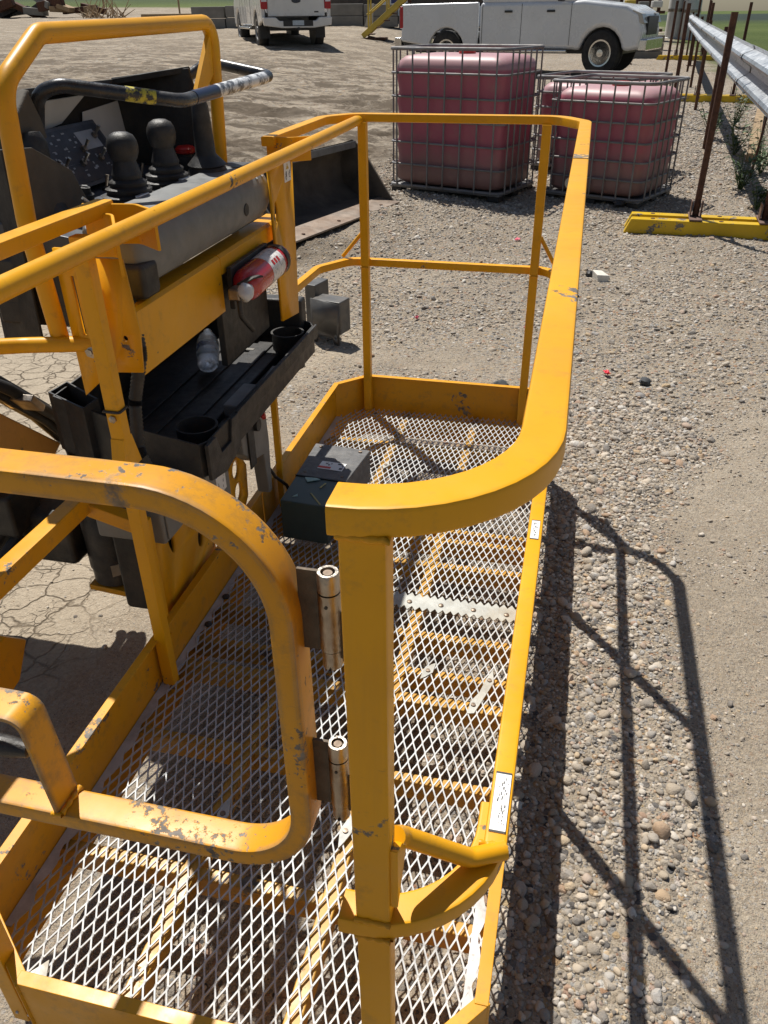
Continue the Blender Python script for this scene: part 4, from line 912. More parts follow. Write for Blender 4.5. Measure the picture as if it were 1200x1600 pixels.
# ------------------------------------------------------------------ boxes under the tray
JB = thing('junction_box', 'grey junction box with blue and white label under the tray', 'junction box', (.0, 1.2, .50))
MB().b2((-.07, 1.135, .50), (.052, 1.275, .655)).build('box_body', GBOX, JB, bevel=.006)
MB().b2((.0525, 1.14, .505), (.062, 1.27, .650)).build('box_lid', GBOX, JB, bevel=.003)
decal('label', (.0626, 1.218, .590), (0, 1, 0), (0, 0, 1), .055, .085, [(0, .62, 1, 1, simple('label_blue', (.02, .06, .32), .4))]+scribble(8, .1, .85, .1, .5, simple('label_grey', (.3, .3, .3), .5), .09), JB, border=False)
MB().b2((-.05, 1.131, .52), (.03, 1.1345, .64)).build('box_vent', BLACKP, JB)
GB = thing('grey_cabinet', 'plain grey cabinet under the near end of the tray', 'cabinet', (-.06, 1.06, .53))
MB().b2((-.16, .985, .53), (.018, 1.115, .665)).build('box_body', GBOX, GB, bevel=.008)
MB().b2((.0185, .995, .54), (.024, 1.105, .655)).build('box_lid', GBOX, GB, bevel=.002)
VB = thing('valve_bracket', 'tall grey valve bracket with red knob below the tray rim', 'bracket', (.04, 1.5, .40))
MB().prism([(1.37, .72), (1.52, .72), (1.56, .66), (1.57, .53), (1.56, .36), (1.535, .36), (1.52, .50), (1.44, .52), (1.38, .57)], 'x', .02, .06).build('bracket_body', GBOX, VB, bevel=.004)
MB().prism([(1.60, .70), (1.68, .71), (1.70, .69), (1.70, .63), (1.66, .615), (1.60, .64)], 'x', .045, .056).build('tab', GBOX, VB, bevel=.002)
MB().cyl((.056, 1.655, .665), (.060, 1.655, .665), .010, n=14).build('tab_hole', DARK, VB)
MB().cyl((.06, 1.47, .62), (.075, 1.47, .62), .018, n=14).build('valve_stem', DARK, VB)
MB().lathe((.075, 1.485, .64), (1, .3, .2), [(.004, 0), (.012, .006), (.010, .014), (0, .016)], 12).build('knob', RED, VB)
MB().b2((.061, 1.41, .51), (.066, 1.45, .63)).build('slot', DARK, VB)
# ------------------------------------------------------------------ foot switch box on the floor
M_ = Matrix.Rotation(R(-3), 3, 'Z')
s = NT('box_green_paint'); co = s.loc()
s.set(Base_Color=s.mix(s.ramp(s.noise(12, 4, co=co), [(.3, 0.), (.7, 1.)]), (.045, .075, .073), (.065, .098, .094)), Roughness=.5)
GRN = s.m
FS = thing('foot_switch', 'dark green foot switch box with black lid on the mesh floor', 'foot switch', (.165, 1.71, ZF))
prof = [(1.535, ZF+.004), (1.535, .338), (1.70, .335), (1.70, .300), (1.93, .290), (1.93, ZF+.004)]
def skewed(mb):  # the box stands slightly turned and tapers to the near end
    for i, (x, y, z) in enumerate(mb.v):
        f = (y-1.535)/.395; xx = x*(1+.30*f)
        c_, s_ = math.cos(R(-4)), math.sin(R(-4)); dx, dy = xx, y-1.535
        mb.v[i] = (.165+dx*c_-dy*s_ - .012*f, 1.528+dx*s_+dy*c_, z)
    return mb
skewed(MB().prism([(1.535, ZF+.004), (1.535, .340), (1.70, .334), (1.70, ZF+.004)], 'x', -.075, .075)).build('shroud', GRN, FS, bevel=.004)
lid = skewed(MB().prism([(1.702, ZF+.03), (1.702, .338), (1.93, .335), (1.93, ZF+.02)], 'x', -.076, .076)).build('lid', simple('slate_rubber', (.15, .15, .152), .8, 0, .25, 40, .6, 500, (.28, .27, .25), .5), FS, bevel=.004)
decal('label', (.185, 1.775, .3385), (1, -.07, 0), (.07, 1, .0), .085, .05, [(.0, .1, .5, .35, simple('label_red', (.55, .05, .04), .5))]+scribble(5, .65, .95, .15, .9, s=.22)+scribble(8, .05, .5, .45, .9, simple('label_grey', (.3, .3, .3)), .1), FS, border=False)

for x, y in ((-.055, 1.725), (.055, 1.725), (-.055, 1.905), (.055, 1.905)):
    o = skewed(MB().lathe((x, y, .3365), (0, 0, 1), [(.0055, 0), (.005, .003), (0, .0034)], 8)).build('screw', SCREW, FS)
skewed(MB().b2((-.077, 1.6985, ZF+.03), (.077, 1.7025, .3375))).build('seam', DARK, FS)
PGN = simple('pale_green', (.34, .50, .46), .6)  # small patches of paler green on top of the shroud
skewed(MB().prism([(-.03, 1.665), (.002, 1.690), (-.012, 1.695), (-.045, 1.69)], 'z', .3375, .3392)).build('pale_patch', PGN, FS, smooth=0)
skewed(MB().prism([(-.045, 1.565), (-.030, 1.572), (-.034, 1.585)], 'z', .3388, .3405)).build('pale_patch', PGN, FS, smooth=0)
skewed(MB().prism([(.0, 1.60), (.005, 1.60), (.055, 1.545), (.050, 1.543)], 'z', .3390, .3406)).build('paint_scratch', simple('scratch_yellow', (.45, .40, .16), .6), FS, smooth=0)
skewed(MB().prism([(.015, 1.64), (.019, 1.64), (.026, 1.672), (.022, 1.672)], 'z', .3378, .3394)).build('paint_scratch', MATS['scratch_yellow'], FS, smooth=0)

# ------------------------------------------------------------------ boom end beside the basket
BE = thing('boom_end', 'black hydraulic rotator and yellow boom end beside the basket', 'boom', (-.35, 1.2, 0))
HYD = simple('hydraulic_black', (.016, .015, .014), .5, 0, .35, 22, .25, 200, (.13, .10, .07), .45)
rot = MB().lathe((-.255, 1.16, .275), (0, 0, 1), [(.055, 0), (.062, .006), (.062, .05), (.066, .052), (.066, .20), (.060, .21), (.060, .235), (.045, .245), (0, .246)], 28).build('rotator', HYD, BE)
MB().box((-.212, 1.112, .335), (.045, .003, .035), M=Matrix.Rotation(R(42), 3, 'Z')).build('label', simple('aged_label', (.42, .34, .24), .6), rot)
MB().prism([(-.315, 1.105), (-.04, 1.08), (-.04, 1.24), (-.315, 1.235)], 'z', .255, .273).build('base_plate', YELT, BE, bevel=.003)
MB().b2((-.15, 1.015, .29), (-.036, 1.27, .545)).build('valve_block', HYD, BE, bevel=.012)
MB().sweep([(-.09, 1.06, .26), (-.04, 1.02, .50)], rrect(.05, .012, .002)).build('web_plate', YELT, BE)
MB().b2((-.62, 1.08, .35), (-.315, 1.26, .50)).build('valve_block', HYD, BE, bevel=.015)
MB().b2((-.56, 1.02, .46), (-.42, 1.14, .58)).build('valve_block', HYD, BE, bevel=.012)
for z, yy_ in ((.42, 1.05), (.47, 1.05), (.40, 1.07)): MB().cyl((-.40-z*.1, yy_+.03, z), (-.40-z*.1, yy_-.015, z), .014, n=6).build('fitting', STEEL, BE)
for k in range(4):
    p = fillet([(-.40-.05*k, 1.06, .45), (-.45-.04*k, .98, .40-.02*k), (-.62, .95+.03*k, .33), (-.95, 1.0+.04*k, .30)], .06, 6)
    MB().sweep(p, circ(.014, 12)).build('hose', HYD, BE)
MB().b2((-1.1, 1.05, .22), (-.60, 1.24, .42)).build('knuckle', HYD, BE, bevel=.02)
MB().prism([(.62, .16), (.80, .20), (.86, .28), (.80, .34), (.62, .34)], 'x', -.40, -.34).build('foot_plate', YELT, BE, bevel=.004)
arm = MB().prism([(1.00, .90), (1.18, .735), (1.385, .545), (1.30, .50), (1.05, .60), (.8, .85)], 'x', -.80, -.505).build('arm', yellow_paint('boom_paint', .3, (.78, .40, .09)), BE, bevel=.006)
for k, (dx, dz) in enumerate(((0, 0), (.03, .016), (-.035, .01), (.012, .04))):
    p = fillet([(-.70+dx, .95, 1.02+dz), (-.52+dx, 1.21, .775+dz), (-.50+dx, 1.34, .64+dz), (-.47+dx, 1.42, .52), (-.45+dx, 1.40, .42)], .08, 7)
    MB().sweep(p, circ(.016 if k != 3 else .010, 12)).build('hose', HYD, BE)
MB().box((-.49, 1.25, .735), (.10, .02, .06), M=Matrix.Rotation(R(40), 3, 'X')).build('hose_clamp', STEEL, BE, bevel=.003)

# ------------------------------------------------------------------ steel bracket standing on the gravel
gzb = gz(-.42, 3.8)
SB = thing('steel_bracket', 'grey folded steel bracket standing on the gravel beyond the tray', 'bracket', (-.43, 3.8, gzb))
BRK = simple('bracket_grey', (.10, .10, .10), .5, .5, .2, 12, .1, 200, (.22, .18, .14), .4)
plate('face_plate', [(-.52, gzb+.0), (-.49, gzb+.0), (-.475, gzb+.05), (-.385, gzb+.035), (-.375, gzb-.0), (-.345, gzb-.0), (-.335, gzb+.235), (-.52, gzb+.25)], [ell(-.365, gzb+.05, .009, .012), ell(-.497, gzb+.06, .009, .014)], 'y', 3.76, .010, BRK, SB)
MB().b2((-.52, 3.765, gzb+.06), (-.335, 3.88, gzb+.245)).build('channel', BRK, SB, bevel=.006)
MB().b2((-.60, 3.83, gzb+.02), (-.53, 3.98, gzb+.30)).build('side_channel', BRK, SB, bevel=.005)
for m_ in SB.children: m_.rotation_euler[2] = R(-14)

# ------------------------------------------------------------------ loader bucket
A, Bq = Vector((-1.30, 5.72, 0)), Vector((-.80, 7.46, 0)); dv = (Bq-A).normalized(); dep = Vector((-dv.y, dv.x, 0))
LBz = gz(-1.3, 6.5)
LB = thing('loader_bucket', 'rusty grey steel loader bucket tipped open on the ground', 'bucket', (A+Bq)/2+dep*.3+Vector((0, 0, LBz)))
BKT = simple('bucket_steel', (.085, .072, .06), .7, .3, .35, 6, .4, 80, (.20, .155, .11), .55)
EDGE = simple('bucket_edge_steel', (.27, .22, .18), .55, .4, .3, 9, .3, 80, (.20, .11, .06), .6)
def along(prof, s0, s1, name, mat, **k):
    mb = MB(); n = len(prof)
    for s_ in (s0, s1):
        for d_, z in prof: mb.v.append(tuple(A+dv*s_+dep*d_+Vector((0, 0, LBz+z))))
    mb.f = [(i, (i+1) % n, n+(i+1) % n, n+i) for i in range(n)]+[tuple(reversed(range(n))), tuple(range(n, 2*n))]
    return mb.build(name, mat, LB, **k)
Lb = (Bq-A).length
along([(0, .03), (.22, .055), (.22, .075), (0, .045)], 0, Lb, 'cutting_edge', EDGE, bevel=.003)
along([(.20, .05), (.45, .055), (.62, .16), (.66, .36), (.62, .50), (.50, .56), (.50, .545), (.605, .49), (.64, .36), (.605, .17), (.44, .07), (.20, .065)], .03, Lb-.03, 'shell', BKT, smooth=50)
along([(.46, .56), (.46, .50), (.60, .47), (.61, .50)], .02, Lb-.02, 'top_lip', simple('bucket_lip', (.22, .225, .22), .55, .4, .2, 10), bevel=.004)
for s0 in (0, Lb-.025): along([(.04, .03), (.62, .05), (.68, .36), (.62, .53), (.50, .57), (.40, .50), (.10, .10)], s0, s0+.025, 'side_plate', BKT, bevel=.003)
for s_ in (.25, .8, 1.3, 1.55): MB().lathe(A+dv*s_+dep*.06+Vector((0, 0, LBz+.052)), (0, 0, 1), [(.018, 0), (.015, .008), (0, .009)], 8).build('bolt', RUST, LB)

# ------------------------------------------------------------------ liquid totes in wire cages
def liquid_mat(name, col, level):
    s = NT(name); co = s.loc(); sx = s.n('ShaderNodeSeparateXYZ'); s.l(co, sx.inputs[0])
    c = s.mix(s.ramp(s.noise(2.2, 4, co=co), [(.3, 0.), (.7, 1.)]), tuple(v*.85 for v in col), col)
    grime = s.ramp(s.math('ADD', sx.outputs[2], s.math('MULTIPLY', s.noise(3.5, 5, .6, co=co), .3)), [(.40, 1.), (.66, 0.)])
    c = s.mix(s.math('MULTIPLY', grime, .75), c, (.19, .15, .125))
    c = s.mix(s.ramp(s.math('MULTIPLY', sx.outputs[2], .5), [(level*.5, 0.), (level*.5+.008, 1.)]), c, (.44, .25, .27))
    st_ = s.ramp(s.noise(5, 7, .7, co=co), [(.5, 0.), (.75, .4)]); c = s.mix(st_, c, (.30, .21, .17))
    s.set(Base_Color=c, Roughness=.5, Subsurface_Weight=.08, Subsurface_Radius=(.08, .03, .03)); return s.m
def tote(loc, rz, W_, D_, H_, label, col, mname, level=.9):
    T = thing('liquid_tote', label, 'tote', loc, 'liquid totes in wire cages', rz, local=True)
    # bottle: rounded blow moulded block with slight ribs
    mb = MB(); pr = []; z0 = .078
    hb = H_-.05
    zs = [z0, z0+.02, z0+.06]+[z0+.06+(hb-z0-.16)*k/10 for k in range(1, 10)]+[hb-.10, hb-.05, hb-.015, hb]
    insets = [.09, .03, .0]+[(0 if k % 2 else .012) for k in range(1, 10)]+[0, .02, .06, .16]
    for z, q in zip(zs, insets): pr.append((z, q))
    prof = None
    for z, q in pr:
        ring = rrect(W_-.05-2*q, D_-.05-2*q, .11, 5)
        mb.v += [(a+W_/2, b+D_/2, z) for a, b in ring]; nn = len(ring)
    for i in range(len(pr)-1):
        for k in range(nn): mb.f.append((i*nn+k, i*nn+(k+1) % nn, (i+1)*nn+(k+1) % nn, (i+1)*nn+k))
    mb.f += [tuple(reversed(range(nn))), tuple(range((len(pr)-1)*nn, len(pr)*nn))]
    mb.build('bottle', liquid_mat(mname, col, level), T, smooth=55)
    MB().lathe((W_*.5, D_*.5, hb), (0, 0, 1), [(.08, 0), (.08, .03), (.075, .035), (0, .036)], 20).build('cap', RED, T)
    cage = simple('cage_steel', (.20, .20, .205), .6, .4, .2, 8, 0, 50, (.20, .165, .13), .6)
    r = .0095
    def ring(z, rr=r, name='cage_bar'):
        MB().sweep([(a+W_/2, b+D_/2, z) for a, b in rrect(W_, D_, .07, 5)], circ(rr, 8), closed=True).build(name, cage, T)
    nz = 6
    ring(H_, .015); ring(.075, .016)
    for k in range(1, nz): ring(.075+(H_-.075)*k/nz)
    def vert(x, y): MB().cyl((x, y, .065), (x, y, H_), r*.9, n=8).build('cage_bar', cage, T)
    nxv = 7; nyv = 6
    for k in range(nxv):
        x = .09+(W_-.18)*k/(nxv-1)
        vert(x, -.012); vert(x, D_+.012)
    for k in range(nyv):
        y = .09+(D_-.18)*k/(nyv-1)
        vert(-.012, y); vert(W_+.012, y)
    # pallet base
    MB().b2((.0, .0, .048), (W_, D_, .068)).build('pallet_deck', cage, T, bevel=.008)
    for x in (.07, W_/2, W_-.07):
        for y in (.07, D_/2, D_-.07): MB().b2((x-.06, y-.06, .0), (x+.06, y+.06, .047)).build('pallet_foot', BLACKP, T, bevel=.008)
    vlv = MB().cyl((W_*.35, -.10, .19), (W_*.35, .04, .19), .04, n=16).build('valve', simple('valve_blue_grey', (.05, .06, .08), .5), T)
    MB().cyl((W_*.35, -.125, .19), (W_*.35, -.095, .19), .052, n=18).build('valve_cap', simple('valve_cap_cream', (.55, .52, .42), .5), vlv)
    return T
def gput(x, y, dz=0): return (x, y, gz(x, y)+dz)
PINK = (.42, .10, .145)
ta = tote((-1.03, 8.06, float(rise(-.4, 8.2))-.01), R(-20), 1.23, .82, 1.27, 'tall wire caged tote of pink liquid, grimy at the bottom, beside the bucket', PINK, 'pink_liquid_grimy', 1.10)
for c_ in list(ta.children):
    if c_.name.startswith('valve'):
        for g_ in list(c_.children): bpy.data.objects.remove(g_)
        bpy.data.objects.remove(c_)
tote((.28, 9.4, float(rise(.8, 10))-.01), R(-22), 1.15, 1.0, .93, 'wire caged pink tote half hidden between the other two totes', (.40, .10, .14), 'pink_liquid_b', .76)
tote((.51, 7.97, float(rise(1, 7.9))-.01), R(-24), .98, .86, 1.02, 'low wire caged pink tote with round cream valve cap, beside the yellow skid', (.40, .10, .145), 'pink_liquid_c', .90)

# ------------------------------------------------------------------ guardrail on rusty posts with yellow skids
def skid_stand(x, y, rz, Ls, label, posts=(.55, 1.08), hp=1.55, s=1.0):
    z = gz(x+.6, y)
    T = thing('barrier_stand', label, 'barrier stand', (x, y, z-.012), 'yellow skids with rusty posts', rz, local=True)
    for yy_ in (0, .20):
        sk = MB().prism([(0, 0), (Ls, 0), (Ls, .115), (.05, .115)], 'y', yy_, yy_+.10).build('skid', YSKID, T, bevel=.006)
        for hx in (.22, .75, 1.2):
            if hx < Ls: MB().cyl((hx, yy_+.05, .114), (hx, yy_+.05, .118), .018, n=10).build('bolt', RUST, sk)
    for px_ in posts:
        if px_ < Ls:
            po = MB().cyl((px_, .150, .05), (px_+.01, .157, hp), .026, n=12).build('post', RUST, T)
            MB().b2((px_-.05, -.006, .119), (px_+.05, .306, .131)).build('saddle', simple('saddle_steel', (.16, .10, .08), .7, .3, .3, 20), po, bevel=.002)
            MB().b2((px_-.045, .105, .131), (px_-.037, .20, .25)).build('saddle', MATS['saddle_steel'], po)
            MB().b2((px_+.037, .105, .131), (px_+.045, .20, .25)).build('saddle', MATS['saddle_steel'], po)
    return T
skid_stand(1.26, 6.70, R(-3), 2.2, 'yellow double skid with two rusty posts right of the totes')
skid_stand(2.30, 16.4, R(-10), 1.9, 'yellow skid stand farther along under the guardrail', (.4, 1.0), 1.5)
skid_stand(2.55, 26.5, R(-12), 2.0, 'farthest yellow skid stand beside the concrete block', (.5, 1.2), 1.4)
for i, (x, y, h_) in enumerate(((2.05, 13.2, 1.55), (2.35, 19.5, 1.5), (3.3, 24.5, 1.5), (1.75, 24.8, 1.5), (4.1, 30, 1.6))):
    z = gz(x, y)
    T = thing('rusty_post', ['rusty post before the second skid stand', 'rusty post behind the second skid stand', 'rusty post at the far end of the guardrail', 'rusty post in front of the concrete block', 'last rusty post beyond the guardrail end'][i], 'post', (x, y, z-.02), 'rusty posts along the guardrail', local=True)
    MB().cyl((0, 0, 0), (random.uniform(-.03, .03), random.uniform(-.03, .03), h_), .028, n=10).build('shaft', RUST, T)
    MB().b2((-.09, -.09, .0), (.09, .09, .035)).build('foot', RUST, T, bevel=.004)
# W beam
GRo = thing('guardrail', 'long galvanized corrugated guardrail beam running along the yard edge', 'guardrail', (2.1, 7.5, gz(2.1, 7.5)))
wp_ = [(.0, -.165), (.012, -.14), (-.065, -.105), (-.075, -.085), (-.065, -.065), (.012, -.02), (.012, .02), (-.065, .065), (-.075, .085), (-.065, .105), (.012, .14), (.0, .165)]
def wbeam(p0, p1, name='beam'):
    p0, p1 = Vector(p0), Vector(p1); t = (p1-p0).normalized(); sd_ = t.cross(Vector((0, 0, 1))).normalized(); mb = MB(); n = len(wp_)
    for p in (p0, p1):
        for off in (0, .005):
            for a, z in wp_: mb.v.append(tuple(p+sd_*(a+off)+Vector((0, 0, z))))
    for k in range(n-1):
        mb.f += [(k, k+1, 2*n+k+1, 2*n+k), (n+k+1, n+k, 3*n+k, 3*n+k+1)]
    mb.f += [(0, 2*n, 3*n, n), (n-1, 2*n-1, 4*n-1, 3*n-1)]
    return mb.build(name, GALV, GRo, smooth=25)
pp = [(1.86, 3.6, 1.160), (2.08, 7.4, 1.190), (2.30, 11.2, 1.225), (2.53, 15.0, 1.260), (2.78, 18.8, 1.295), (3.03, 22.6, 1.330), (3.3, 26.4, 1.365)]
for i in range(len(pp)-1):
    a, b = Vector(pp[i]), Vector(pp[i+1]); wbeam(a-(b-a).normalized()*.15+Vector((-.007*(i % 2), 0, 0)), b)
for i in range(1, len(pp)-1):
    for z in (-.085, .085): MB().cyl(Vector(pp[i])+Vector((-.085, -.05, z)), Vector(pp[i])+Vector((-.06, -.05, z)), .016, n=8).build('bolt', STEEL, GRo)
for i in range(2, len(pp)):
    p = Vector(pp[i]); MB().cyl((p.x+.045, p.y, gz(p.x, p.y)-.02), (p.x+.045, p.y, p.z+.2), .026, n=10).build('post', RUST, GRo)
# stakes and timber below it
st = thing('survey_stake', 'thin brown stake leaning in the weeds under the guardrail', 'stake', gput(2.62, 9.3), local=True)
MB().cyl((0, 0, -.03), (.06, .05, .85), .014, .010, n=8).build('shaft', RUST, st)
MB().cyl((.054, .045, .76), (.058, .048, .82), .0125, n=8).build('flag_band', RED, st)
wood = simple('weathered_wood', (.30, .21, .12), .85, 0, .25, 8, .4, 60)
solo(MB().sweep([Vector(gput(2.75, 10.2, .06)), Vector(gput(3.5, 14.5, .06))], rrect(.12, .09, .008)), 'timber_beam', wood, 'weathered timber beam lying in the weeds beyond the guardrail', 'timber', gput(3.1, 12.3), wn=True)
# weeds
LEAF = simple('weed_leaf', (.055, .095, .025), .6, 0, .4, 3)
def weed(x, y, h_, n, label):
    T = thing('weed_plant', label, 'weed', gput(x, y, -.005), 'weeds along the guardrail', local=True)
    mb = MB(); stx = MB()
    for i in range(n):
        a = random.uniform(0, 6.28); tilt = random.uniform(.1, .6); top = Vector((math.cos(a)*tilt*h_, math.sin(a)*tilt*h_, h_*random.uniform(.55, 1)))
        stx.cyl((0, 0, 0), top, .004, .002, n=5)
        for k in range(9):
            f = random.uniform(.15, 1); p = top*f; b = random.uniform(0, 6.28); L_ = random.uniform(.04, .11); d = Vector((math.cos(b), math.sin(b), random.uniform(-.2, .6)))*L_; s_ = d.cross(Vector((0, 0, 1))).normalized()*L_*.18
            mb.add([p, p+d*.5+s_, p+d, p+d*.5-s_+Vector((0, 0, .006))], [(0, 1, 2, 3)])
    stx.build('stem', LEAF, T); mb.build('foliage', LEAF, T, smooth=0)
for i, (x, y, h_, n, lb) in enumerate(((2.42, 8.6, .45, 16, 'leafy weed below the near end of the guardrail'), (2.75, 9.5, .5, 18, 'tall leafy weed beside the thin stake'), (2.65, 10.8, .4, 16, 'weed clump in front of the timber beam'), (2.5, 11.9, .45, 16, 'weed clump under the middle of the guardrail'), (3.1, 10.4, .5, 16, 'weed beyond the timber beam'), (2.95, 13.2, .5, 16, 'weed behind the second guardrail length'), (2.75, 8.4, .5, 16, 'weed nearest the right edge of the photo'), (2.45, 7.75, .3, 12, 'small weed behind the double skid'))): weed(x, y, h_, n, lb)

# ------------------------------------------------------------------ pickup trucks
def pickup(rear, rz, paint, label, emblem=True, z=None):
    T = thing('pickup_truck', label, 'pickup truck', (rear[0], rear[1], z if z is not None else gz(*rear)), None, rz, local=True)
    Wd = .98
    TIRE = simple('tire_rubber', (.02, .02, .02), .85, 0, .3, 10, .2, 60, (.12, .10, .08), .4)
    GLS = simple('dark_glass', (.012, .016, .022), .06, 0, .1, 3)
    TRM = simple('truck_trim_black', (.022, .022, .023), .5)
    CHR = simple('chrome', (.62, .62, .62), .18, 1, .05, 5)
    def arch(cx, r, z0=.50, n=10): return [(cx-r*math.cos(math.pi*k/n), .42+r*math.sin(math.pi*k/n)) for k in range(n+1)]
    ra, fa_ = 1.22, 4.95
    # bed sides, floor, tailgate
    sidep = [(0.03, .62), (.55, .56)]+[(p[0], max(.5, p[1])) for p in arch(ra, .47)]+[(2.02, .50), (2.02, 1.36), (.03, 1.34)]
    for sgn in (-1, 1):
        y0, y1 = sorted((sgn*Wd, sgn*(Wd-.10)))
        MB().prism(sidep, 'y', y0, y1).build('bed_side', paint, T, bevel=.035, seg=3)
    MB().b2((.10, -.88, .72), (2.0, .88, .80)).build('bed_floor', TRM, T)
    MB().b2((.12, -.885, 1.30), (1.98, -.872, 1.365)).build('bed_rail_cap', TRM, T); MB().b2((.12, .872, 1.30), (1.98, .885, 1.365)).build('bed_rail_cap', TRM, T)
    tg = MB().b2((.0, -.80, .72), (.07, .80, 1.35)).build('tailgate', paint, T, bevel=.02)
    MB().b2((-.012, -.70, 1.27), (-.001, .70, 1.30)).build('tailgate_groove', simple('groove_grey', (.35, .35, .34), .5), tg)
    if emblem:
        MB().lathe((-.001, 0, 1.06), (-1, 0, 0), [(.001, 0), (1, 0), (1, .012), (.001, .012)], 20)
        e = MB(); n = 20; e.v = [(-.012, .13*math.cos(2*math.pi*k/n), 1.06+.052*math.sin(2*math.pi*k/n)) for k in range(n)]+[(.0, .13*math.cos(2*math.pi*k/n), 1.06+.052*math.sin(2*math.pi*k/n)) for k in range(n)]
        e.f = [tuple(range(n)), tuple(reversed(range(n, 2*n)))]+[(k, (k+1) % n, n+(k+1) % n, n+k) for k in range(n)]
        e.build('emblem', simple('emblem_dark', (.03, .035, .05), .3), tg)
        MB().b2((-.006, -.62, .80), (0, -.50, .83)).build('badge', TRM, tg)
    for sgn in (-1, 1):
        y0, y1 = sorted((sgn*.805, sgn*.985))
        tl = MB().b2((-.012, y0, .88), (.09, y1, 1.30)).build('tail_light', simple('tail_red', (.40, .01, .015), .2), T, bevel=.02)
        y0, y1 = sorted((sgn*.82, sgn*.97)); MB().b2((-.016, y0, 1.04), (-.012, y1, 1.13)).build('reverse_lens', simple('lens_white', (.7, .7, .7), .2), tl)
    # bumper
    bp_ = MB().prism([(-.95, .52), (-.45, .46), (.45, .46), (.95, .52), (.97, .70), (.62, .70), (.52, .62), (-.52, .62), (-.62, .70), (-.97, .70)], 'x', -.16, .02).build('rear_bumper', paint if emblem else CHR, T, bevel=.02)
    MB().b2((-.165, -.42, .50), (-.158, .42, .63)).build('bumper_step', TRM, bp_); MB().b2((-.175, -.16, .52), (-.166, .16, .63)).build('license_plate', simple('plate_pale', (.45, .52, .58), .5), bp_)
    MB().cyl((-.22, 0, .44), (.1, 0, .44), .04, n=10).build('tow_hitch', TRM, T)
    # cab lower + hood
    cabp = [(2.05, .50), (2.05, 1.36), (4.25, 1.36), (4.5, 1.37), (5.45, 1.27), (5.74, 1.14), (5.84, .80), (5.80, .50), (5.55, .46)]+[(p[0], max(.46, p[1])) for p in reversed(arch(fa_, .47))]+[(4.3, .48)]
    MB().prism(cabp, 'y', -Wd+.01, Wd-.01).build('cab_body', paint, T, bevel=.09, seg=4)
    # greenhouse, narrower at the roof
    gp_ = [(2.07, 1.34), (2.16, 1.80), (2.40, 1.93), (3.45, 1.93), (3.70, 1.85), (4.40, 1.33)]
    mb = MB(); n = len(gp_)
    for sgn in (-1, 1):
        for x, z in gp_: mb.v.append((x, sgn*(.95-.20*max(0, (z-1.34))/.6), z))
    mb.f = [tuple(reversed(range(n))), tuple(range(n, 2*n))]+[(i, (i+1) % n, n+(i+1) % n, n+i) for i in range(n)]
    mb.build('cab_roof', paint, T, bevel=.07, seg=4)
    def sq(pts2, sgn, name):
        mb = MB(); m_ = len(pts2)
        for off in (.004, -.01):
            for x, z in pts2: mb.v.append((x, sgn*(.95-.20*(z-1.34)/.6+off), z))
        mb.f = [tuple(range(m_)), tuple(reversed(range(m_, 2*m_)))]+[(i, (i+1) % m_, m_+(i+1) % m_, m_+i) for i in range(m_)]
        return mb.build(name, GLS, T, smooth=0)
    for sgn in (-1, 1):
        sq([(2.25, 1.40), (2.30, 1.80), (3.02, 1.84), (3.02, 1.40)], sgn, 'side_window'); sq([(3.12, 1.40), (3.12, 1.84), (3.52, 1.83), (4.15, 1.42), (4.10, 1.38)], sgn, 'side_window')
        for x in (2.12, 3.07, 4.22): MB().b2((x, sgn*Wd-.012 if sgn > 0 else -Wd+.006, .56), (x+.010, sgn*Wd-.006 if sgn > 0 else -Wd+.012, 1.32)).build('door_seam', TRM, T)
        for x in (2.85, 3.85):
            y0, y1 = sorted((sgn*(Wd-.02), sgn*(Wd+.025))); MB().b2((x-.18, y0, 1.16), (x, y1, 1.20)).build('door_handle', TRM, T, bevel=.008)
        y0, y1 = sorted((sgn*(Wd+.02), sgn*(Wd+.24))); MB().b2((3.95, y0, 1.35), (4.08, y1, 1.62)).build('mirror', TRM, T, bevel=.03)
        y0, y1 = sorted((sgn*(Wd-.05), sgn*(Wd+.06))); MB().b2((2.2, y0, .42), (4.2, y1, .48)).build('side_step', CHR, T, bevel=.02)
        y0, y1 = sorted((sgn*(Wd-.02), sgn*(Wd-.42))); MB().prism([(5.52, .98), (5.56, 1.19), (5.77, 1.12), (5.85, .95)], 'y', y0, y1).build('headlight', simple('headlight_glass', (.42, .40, .36), .12), T, bevel=.01)
        for cx in (ra, fa_):
            yo = sgn*(Wd-.02); ax_ = (0, sgn, 0)
            wh = MB().lathe((cx, yo-sgn*.26, .42), ax_, [(.25, 0), (.38, .0), (.415, .03), (.42, .10), (.415, .22), (.39, .255), (.26, .26), (.24, .24)], 28).build('wheel', TIRE, T)
            rm = MB().lathe((cx, yo-sgn*.02, .42), ax_, [(.25, 0), (.25, .015), (.22, .012), (.20, -.03), (.08, -.02), (.07, .01), (0, .012)], 24).build('rim', CHR if not emblem else simple('rim_grey', (.35, .35, .36), .35, .8), wh)
            MB().cyl((cx, sgn*(Wd-.3), .45), (cx, sgn*(Wd-.28), .45), .46, n=20).build('wheel_well', TRM, T)
        y0, y1 = sorted((sgn*.66, sgn*.95)); MB().b2((.70, y0, .22), (.72, y1, .58)).build('mud_flap', TRM, T)
    MB().b2((.3, -.7, .40), (5.4, .7, .56)).build('chassis', TRM, T)
    fw = MB(); fw.v = [(3.72, -.72, 1.835), (3.72, .72, 1.835), (4.36, .86, 1.375), (4.36, -.86, 1.375)]; fw.v += [(x+.012, y, z+.012) for x, y, z in fw.v]
